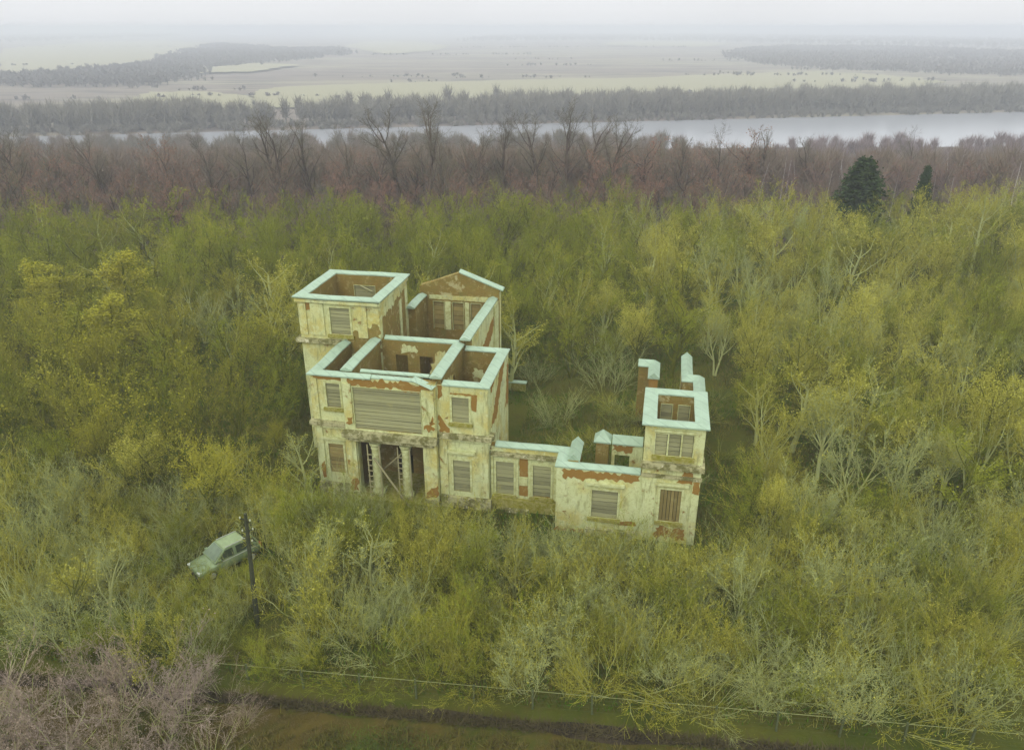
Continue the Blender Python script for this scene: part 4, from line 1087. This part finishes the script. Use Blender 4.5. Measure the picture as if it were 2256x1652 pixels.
# --- thicket of the plot
def far_edge(x): return 109 + .09*x
def scatter_plot():
    tries = 0
    while tries < 38000:
        tries += 1
        y = 27 + (R.random()**.62)*93 if tries < 26000 else R.uniform(27, 46); x = R.uniform(-.80, .80)*y
        if y > far_edge(x): continue
        u, v = w2loc(x, y)
        near = y < 50
        base = R.uniform(3.2, 5.8) if near else R.uniform(5.8, 9.2)
        if x > 20 and y > 42: base = R.uniform(6.0, 9.6)
        if x < -20 and 48 < y < 80: base = R.uniform(7.2, 10.2)
        if y > 80: base = R.uniform(8.2, 11.0)
        if y < 36: base = R.uniform(2.2, 4.2)
        if x < -22 and y < 46: base = R.uniform(3.2, 5.4)
        if -27 < x < -17.5 and 35 < y < 46: base = R.uniform(1.8, 2.9)
        lim = sight_limit(x, y); h = min(base, lim)
        if h < .9: continue
        if blocked(x, y, h) or crowded(x, y): continue
        dmin = (.62 if tries < 26000 else .50) + .25*h + (.5 if y > 55 else 0)
        if not free(x, y, dmin): continue
        tree = h > 4.4; placed.append((x, y))
        q = R.random()
        if x < -20 and 46 < y < 80: tw, lf = ('gold', 'gold') if q < .5 else (('olive', 'moss') if q < .85 else ('yellow', 'cream'))
        elif x > 15 and y > 40: tw, lf = ('yellow', 'cream') if q < .55 else (('silver', 'cream') if q < .72 else ('olive', 'moss'))
        elif y > 78: tw, lf = ('olive', 'moss') if q < .75 else ('yellow', 'moss')
        elif y < 48: tw, lf = ('silver', 'cream') if q < .34 else (('olive', 'moss') if q < .62 else ('yellow', 'cream'))
        else: tw, lf = ('olive', 'moss') if q < .6 else ('yellow', 'cream')
        q = R.random()
        if tree: k = 'leafy' if q < (.38 if x > 15 else .25) else ('round' if q < .72 else 'vase')
        else: k = 'shrub' if q < .52 else ('sapling' if q < .80 else 'arching')
        if count.get(k, 0) >= 296: continue
        count[k] = count.get(k, 0) + 1
        if k == 'leafy' and tw == 'olive': lf = 'moss'
        bk = 'pale' if tw == 'silver' or (tw == 'yellow' and R.random() < .65) else 'olive'
        z = zone(x, y)
        wd = R.uniform(1.0, 1.35); fm = 'broad ' if wd > 1.25 else ('narrow ' if wd < 1.1 else '')
        lab = f"{SIZE(h)} {fm}{LOOK[tw]} {FORM[k]} {z}"
        plant(k, {'round': 'bare_tree', 'vase': 'multi_stemmed_tree', 'leafy': 'leafy_tree', 'sapling': 'sapling_clump', 'arching': 'arching_shrub'}.get(k, 'shrub'), x, y, h, lab, 'tree' if tree else 'shrub', lab, twig=tw, leaf=lf, bark=bk, wide=wd)
scatter_plot()

# --- mauve brown shrubs outside the fence, bottom left
mv = random.Random(21); mvp = []
while len(mvp) < 25:
    y = mv.uniform(22.5, 28.6); x = mv.uniform(-25, -12.6)
    if all(math.hypot(x-a, y-b) > 1.2 for a, b in mvp): mvp.append((x, y))
for i, (x, y) in enumerate(mvp):
    e = min(1.0, .55 + (-12.6-x)*.10); h = mv.uniform(2.2, 3.3)*e; k = ['shrub', 'arching', 'shrub', 'vase'][i % 4]
    fm = {'shrub': 'dense twiggy', 'arching': 'arching long stemmed', 'vase': 'forking pale stemmed'}[k]
    where = 'in the bottom left corner' if x < -15.5 else ('on the verge at bottom left' if x < -13.6 else 'at the open end of the verge thicket')
    lab = f"{'low' if h < 2.4 else 'tall'} {fm} mauve brown shrub {where}"
    plant(k, 'shrub', x, y, h, lab, 'shrub', lab, twig='mauve', leaf='mauve', bark='pale', wide=1.4)

# --- the brown wood beyond the plot
placed2 = []; nb = 0
def free2(x, y, d): return all((x-a)**2+(y-b)**2 > d*d for a, b in placed2 if abs(y-b) < d)
for (x, y, h, tw) in [(-37,128,17,'grey'), (-33,132,15,'grey'), (-14,128,17.5,'grey'), (-10.5,124,15,'grey'), (9,136,17.5,'grey'), (13,140,15,'grey'), (-27,134,14,'grey'), (-84,132,15.5,'grey'), (-79,128,13,'grey'), (39,150,15.5,'grey'), (45,152,14.5,'brown'), (-22,126,13,'grey'), (24,140,13.5,'rust'), (14,122,11.5,'rust'), (-45,136,14.5,'grey'), (-41,140,15.5,'grey'), (-19,134,16.5,'grey'), (-6,130,14.5,'grey'), (-2,138,16,'grey'), (4,132,15.5,'grey'), (-52,138,13.5,'grey'), (17,134,15,'grey'), (30,146,13,'grey'), (-60,140,13,'brown'), (-70,136,13,'grey'), (50,156,14,'grey'), (60,160,13.5,'grey'), (88,176,15,'grey')]:
    i = len(placed2); placed2.append((x, y))
    plant('tall' if tw == 'grey' else 'round', 'forest_tree', x, y, h*1.13 if x < 20 else h, 'tall dark bare tree standing above the wood ' + ('far left' if x/y < -.4 else 'left of the tall tower' if x/y < -.24 else 'behind the tall tower' if x/y < -.1 else 'behind the gabled hall' if x/y < .05 else 'near the river bend' if x/y < .22 else 'at right') if tw == 'grey' else 'reddish brown round tree in the wood beyond the plot', 'tree',
          'tall dark trees standing above the wood' if tw == 'grey' else 'reddish trees in the wood', twig=tw, bark='brown', leaf='rust', wide=1.35)
tries = 0
while nb < 230 and tries < 30000:
    tries += 1
    y = R.uniform(109, 178); x = R.uniform(-.74, .74)*y
    if y < far_edge(x) + 3: continue
    if not free2(x, y, 4.2 + (y-110)*.03): continue
    if math.hypot(x-49.6, y-112) < 5 or math.hypot(x-61.5, y-118) < 4: continue
    placed2.append((x, y)); nb += 1
    right = x > .30*y; q = R.random()
    t_ = x/y; side = ('at the far left' if t_ < -.48 else 'at left' if t_ < -.24 else 'left of the middle' if t_ < 0 else 'right of the middle' if t_ < .3 else 'at right' if t_ < .5 else 'at the far right')
    side = ('in front rows of the wood ' if y < 135 else 'deep in the wood ') + side
    if right:
        if q < .5:
            plant('birch', 'birch_tree', x, y, R.uniform(9, 13), f'slender white trunked birch {side}', 'birch', f'birches {side}', twig='birch', bark='white', wide=1.0)
        else:
            plant('round', 'forest_tree', x, y, R.uniform(8, 11), f'dull bare tree among birches {side}', 'tree', f'bare trees among birches {side}', twig='grey' if q < .75 else 'birch', bark='brown', leaf='rust', wide=1.1)
    else:
        tw = 'brown' if q < .36 else ('rust' if q < .56 else ('grey' if q < .82 else 'moss'))
        col = {'brown': 'purplish brown', 'rust': 'reddish brown', 'grey': 'greyish', 'moss': 'mossy green'}[tw]
        plant('round' if q < .85 else 'tall', 'forest_tree', x, y, R.uniform(8.5, 11.5), f'{col} bare tree {side}', 'tree', f'{col} trees {side}', twig=tw, bark='brown', leaf='rust', wide=1.15)

# --- far woods: each reads as one mass
def far_tree_mesh(n, rg, w, low=.12):
    """a small bare tree of slender triangles: trunk plus upward fanned twigs, unit height"""
    t = rg.random(n)**.8; base = np.stack([rg.normal(0, .05, n), rg.normal(0, .05, n), .0*t+low+.5*t], 1)
    a = rg.uniform(0, 2*np.pi, n); r = .32*np.sqrt(rg.random(n))*(1.05-.5*t)
    tip = np.stack([np.cos(a)*r, np.sin(a)*r, np.minimum(1.0, .35 + .65*rg.random(n)**.7*(1-.6*(r/.34)**2))], 1)
    d = tip-base; s = np.cross(d, rg.normal(0, 1, (n, 3))); s /= np.linalg.norm(s, axis=1, keepdims=True)
    V = np.stack([base-s*w, base+s*w, tip], 1).reshape(-1, 3)
    tr = np.array([[-.03, 0, -.05], [.03, 0, -.05], [0, 0, .8], [0, -.03, -.05], [0, .03, -.05], [0, 0, .8]])
    return np.concatenate([V, tr])
def far_wood(name, pts, mat, label, hmin, hmax, n=60, w=.02, widen=1.0, seed=1, low=.12):
    rg = np.random.default_rng(seed); protos = [far_tree_mesh(n, rg, w, low) for _ in range(6)]; Vs = []
    for i, (x, y) in enumerate(pts):
        P = protos[i % 6]; h = rg.uniform(hmin, hmax); a = rg.uniform(0, 6.28); c, s = math.cos(a), math.sin(a)
        Q = np.empty_like(P); Q[:, 0] = (P[:, 0]*c - P[:, 1]*s)*h*widen; Q[:, 1] = (P[:, 0]*s + P[:, 1]*c)*h*widen; Q[:, 2] = P[:, 2]*h
        Vs.append(Q + np.array([x, y, hgt(x, y)]))
    V = np.concatenate(Vs); F = np.arange(len(V)).reshape(-1, 3)
    return tag(link(bpy.data.objects.new(name, np_mesh(name, V, F, [mat]))), label, kind='stuff')
def inside(p, poly):
    x, y = p; c = False; n = len(poly)
    for i in range(n):
        (x0, y0), (x1, y1) = poly[i], poly[i-1]
        if (y0 > y) != (y1 > y) and x < (x1-x0)*(y-y0)/(y1-y0)+x0: c = not c
    return c
def fill_px(px, n, z, seed):
    poly = [tuple(atpx(x, y, z)[:2]) for x, y in px]; rr = random.Random(seed); out = []
    x0, x1 = min(p[0] for p in poly), max(p[0] for p in poly); y0, y1 = min(p[1] for p in poly), max(p[1] for p in poly)
    while len(out) < n:
        p = (rr.uniform(x0, x1), rr.uniform(y0, y1))
        if math.sin(p[0]*.011+seed) + math.sin(p[1]*.013+seed*2) + math.sin((p[0]+p[1])*.023) < -1.0: continue
        if inside((p[0]+rr.gauss(0, 14), p[1]+rr.gauss(0, 16)), poly): out.append(p)
    return out
rr = random.Random(9)
pts = []
while len(pts) < 1100:
    y = rr.uniform(150, 385); x = rr.uniform(-.8, .8)*y
    if y > near_shore(x)-8 or (x > 70 and rr.random() < (y-150)/200): continue
    pts.append((x, y))
far_wood('slope_wood', pts, TWIG['brown'], 'brown bare wood on the slope going down to the river', 8.5, 13, 220, .006, 1.3, 3)
pts = []
while len(pts) < 900:
    y = rr.uniform(106, 190); x = rr.uniform(-.8, .8)*y
    if y > far_edge(x) + 2: pts.append((x, y))
far_wood('brushwood', pts[:520], TWIG['brown'], 'dense purplish brushwood under the brown wood', 3.5, 6.5, 200, .007, 1.5, 13)
far_wood('brushwood', pts[520:], TWIG['grey'], 'dense greyish brushwood under the brown wood', 3.5, 6.5, 200, .007, 1.5, 14)
FARW = make_twig('twig_far_hazed', (0.19, 0.18, 0.135), (0.16, 0.155, 0.12), (0.21, 0.19, 0.14))  # lightened: part of the distance haze is put into the twig colour
FARD = make_twig('twig_far_dark_hazed', (0.165, 0.15, 0.13), (0.135, 0.13, 0.115), (0.18, 0.165, 0.135))  # darker far wood, also lightened in colour to stand in for haze
pts = []
while len(pts) < 1500:
    x = rr.uniform(-420, 520); d = abs(rr.gauss(0, 1))*26; y = far_shore(x)+9+d
    dens = .62 + .22*math.sin(x*.021+.6) + .2*math.sin(x*.057) + (.3 if x > 60 else 0)
    if rr.random() > dens: continue
    if x < -60 and d > 30 and math.sin(x*.05) < 0: continue
    pts.append((x, y))
pts2 = []
while len(pts2) < 260:
    x = rr.uniform(-300, 78); pts2.append((x, near_shore(x) - rr.uniform(4, 45)))
while len(pts2) < 900:
    x = rr.uniform(78, 420)
    if math.sin(x*.05) + math.sin(x*.021+2) + rr.uniform(-1, 1) > -.3: pts2.append((x, near_shore(x) - rr.uniform(3, 120)))
far_wood('near_bank_wood', pts2[260:], TWIG['birch'], 'greyish trees along the near bank at right with ragged tops', 3, 9.5, 170, .007, 2.1, 16, -.06)
pts2 = pts2[:260]
far_wood('near_bank_wood', pts2, TWIG['grey'], 'greyish brown trees along the near bank hiding the left of the river', 7.5, 12.5, 200, .007, 1.7, 15, .0)
far_wood('riverside_wood', pts, FARW, 'grey hazy belt of trees on the far bank of the river', 11, 20, 120, .014, 1.35, 4)
pts = []
while len(pts) < 1000:
    x = rr.uniform(-420, 520); y = far_shore(x)+1+rr.uniform(0, 12); pts.append((x, y))
far_wood('riverside_scrub', pts, FARW, 'low grey scrub along the far bank of the river', 3, 6, 70, .03, 1.8, 5)
W1 = [(0,192),(160,190),(330,192),(400,176),(430,158),(540,140),(660,132),(770,122),(740,110),(640,112),(480,100),(430,112),(390,124),(340,145),(240,158),(120,168),(0,172)]
far_wood('distant_wood', fill_px(W1, 5000, -23.5, 1), FARD, 'dark diagonal wood across the far plain at left', 7, 13, 20, .06, 2.2, 6)
W2 = [(1600,128),(1660,140),(1800,152),(2000,160),(2256,170),(2300,120),(2000,108),(1760,104),(1650,110)]
far_wood('distant_wood', fill_px(W2, 4500, -23.5, 2), FARD, 'grey wood across the far plain at right', 7, 13, 20, .06, 2.2, 7)
W3 = [(1000,92),(1400,90),(1700,96),(2000,104),(2300,110),(2300,92),(1900,82),(1500,78),(1100,80)]
far_wood('horizon_wood', fill_px(W3, 3000, -23.5, 3), FARW, 'pale line of woods near the right horizon', 12, 18, 14, .10, 2.2, 8)
W4 = [(0,96),(200,88),(360,84),(420,78),(200,76),(0,82)]
far_wood('horizon_wood', fill_px(W4, 900, -23.5, 4), FARW, 'faint wood near the left horizon', 12, 18, 14, .10, 2.2, 9)
pts = []
for k in range(46):                                                # broken hedge lines and scrub belts on the flood plain
    y0 = 640 + 1900*rr.random()**1.6; x0 = rr.uniform(-.62, .62)*y0; L = rr.uniform(40, 190)*(y0/900); sl = rr.uniform(-.12, .12)
    for q in range(int(L/5)):
        t = rr.random() - .5
        if math.sin(t*17 + k) > -.5: pts.append((x0 + t*L, y0 + t*L*sl + rr.gauss(0, .006)*y0))
far_wood('marsh_scrub', pts, FARD, 'broken lines of low scrub and hedges on the flood plain', 1.5, 5.5, 18, .08, 2.6, 10)

# ------------------------------------------------------------------ grass and undergrowth (nobody could count it)
def tufts(name, n, region, mat, label, hlo, hhi, w, seed, lean=.5):
    rg = np.random.default_rng(seed); P = np.empty((0, 2))
    while len(P) < n:
        q = region(rg, n); P = np.concatenate([P, q])
    P = P[:n]; h = rg.uniform(hlo, hhi, n)*rg.uniform(.5, 1, n); z = height(P[:, 0], P[:, 1])
    a = rg.uniform(0, 2*np.pi, n); c, s = np.cos(a)*w, np.sin(a)*w
    B = np.stack([P[:, 0], P[:, 1], z-.02], 1); side = np.stack([c, s, 0*c], 1)
    top = B + np.stack([rg.normal(0, lean, n)*h, rg.normal(0, lean, n)*h, h], 1)
    V = np.stack([B-side, B+side, top], 1).reshape(-1, 3); F = np.arange(3*n).reshape(-1, 3)
    return tag(link(bpy.data.objects.new(name, np_mesh(name, V, F, [mat]))), label, kind='stuff')
def clumpy(P, sc, thr, seed):
    a = np.sin(P[:, 0]*sc + seed) + np.sin(P[:, 1]*sc*1.13 + seed*2) + np.sin((P[:, 0]+P[:, 1])*sc*.7 + seed*3) + np.sin((P[:, 0]-1.7*P[:, 1])*sc*1.9 + seed)
    return P[a > thr]
def out_house(P):
    dx, dy = P[:, 0]-ORG[0], P[:, 1]-ORG[1]; u = dx*UX.x + dy*UX.y; v = dx*VX.x + dy*VX.y
    bad = ((u > -12.4) & (u < -.2) & (v > -.3) & (v < 16)) | ((u > -15.6) & (u < -9) & (v > 5.7) & (v < 12.3)) | ((u > 4.5) & (u < 13.4) & (v > -1.6) & (v < 3.4)) | ((u > -.3) & (u < 4.6) & (v > .1) & (v < 1.1))
    bad |= np.hypot(P[:, 0]+17.45, P[:, 1]-39.0) < 1.7
    return P[~bad]
def plot_region(seed, thr, sc=.55, ymax=92):
    def f(rg, n):
        y = 26 + rg.random(2*n)**.75*(ymax-26); x = rg.uniform(-.78, .78, 2*n)*y; P = np.stack([x, y], 1)
        P = P[(P[:, 0]-FA.x)*(-fdir.y) + (P[:, 1]-FA.y)*fdir.x > .15]
        return out_house(clumpy(P, sc, thr, seed))
    return f
def verge_region(seed, thr, sc=.9):
    def f(rg, n):
        y = rg.uniform(18, 31, 2*n); x = rg.uniform(-18, 26, 2*n); P = np.stack([x, y], 1)
        d = (P[:, 0]-FA.x)*(-fdir.y) + (P[:, 1]-FA.y)*fdir.x
        return clumpy(P[d < -1.7], sc, thr, seed)
    return f
G1 = make_twig('grass_green', (0.059, 0.128, 0.005), (0.075, 0.143, 0.006), (0.099, 0.165, 0.010)); G2 = make_twig('grass_dry', (0.20, 0.185, 0.04), (0.16, 0.155, 0.03), (0.16, 0.155, 0.035)); G3 = make_twig('weeds_brown', (0.12, 0.108, 0.022), (0.105, 0.10, 0.02), (0.15, 0.14, 0.03))
tufts('grass', 90000, plot_region(1, -.6), G1, 'dark green grass in the plot', .2, .55, .035, 1)
tufts('dry_grass', 60000, plot_region(2, .3), G2, 'dry yellow grass in the plot', .25, .7, .022, 2)
tufts('weeds', 60000, plot_region(3, .1, .8), G3, 'brown dead weeds in the plot', .4, 1.2, .022, 3, .35)
V1 = make_twig('verge_grass_blades', (0.085, 0.085, 0.02), (0.09, 0.08, 0.02), (0.115, 0.095, 0.03)); V2 = make_twig('verge_dry_blades', (0.15, 0.115, 0.045), (0.13, 0.10, 0.04), (0.18, 0.15, 0.06))
tufts('verge_grass', 60000, verge_region(4, -.5), V1, 'short grass on the verge', .06, .20, .02, 4)
tufts('verge_dry_grass', 45000, verge_region(5, .0), V2, 'brown dry grass on the verge', .06, .22, .016, 5)
V3 = make_twig('verge_fresh_blades', (0.10, 0.15, 0.022), (0.09, 0.13, 0.02), (0.13, 0.16, 0.03))
def fresh(rg, n):
    P = np.stack([rg.normal(-6.0, 1.4, 2*n), rg.normal(25.2, .9, 2*n)], 1)
    d = (P[:, 0]-FA.x)*(-fdir.y) + (P[:, 1]-FA.y)*fdir.x
    return P[d < -1.9]
def soil_region(rg, n):
    t = rg.uniform(-20, 70, 2*n); o = rg.uniform(.75, 1.4, 2*n)
    return np.stack([FA.x + fdir.x*t + fdir.y*o, FA.y + fdir.y*t - fdir.x*o], 1)
tufts('ditch_weeds', 22000, soil_region, make_twig('ditch_weed', (0.085, 0.07, 0.03), (0.06, 0.05, 0.02), (0.11, 0.095, 0.04)), 'dark dead weeds along the wet soil strip', .1, .45, .035, 7, .9)
V4 = make_twig('verge_tuft', (0.13, 0.115, 0.024), (0.06, 0.065, 0.010), (0.17, 0.13, 0.045))
tufts('verge_tufts', 26000, verge_region(8, .6, 2.3), V4, 'coarse grass tufts on the verge', .15, .45, .035, 8, .6)
tufts('fresh_grass', 9000, fresh, V3, 'brighter green grass patch on the verge', .08, .26, .02, 6)

# ------------------------------------------------------------------ haze
def make_haze():
    m = bpy.data.materials.new('haze_air'); m.use_nodes = True; N, L = m.node_tree.nodes, m.node_tree.links
    N.clear(); out = N.new('ShaderNodeOutputMaterial'); v = N.new('ShaderNodeVolumePrincipled')
    v.inputs['Color'].default_value = (0.785, 0.825, 0.88, 1); v.inputs['Density'].default_value = 0.0006; v.inputs['Anisotropy'].default_value = 0.0
    L.new(v.outputs[0], out.inputs['Volume'])
    try: m.volume_intersection_method
    except Exception: pass
    o = MB().box(-9500, 9500, -60, 9200, -31, 34).build('haze', m)
    tag(o, 'pale mist over the river plain', kind='stuff')
make_haze()
print('PLANTS', count, nb)
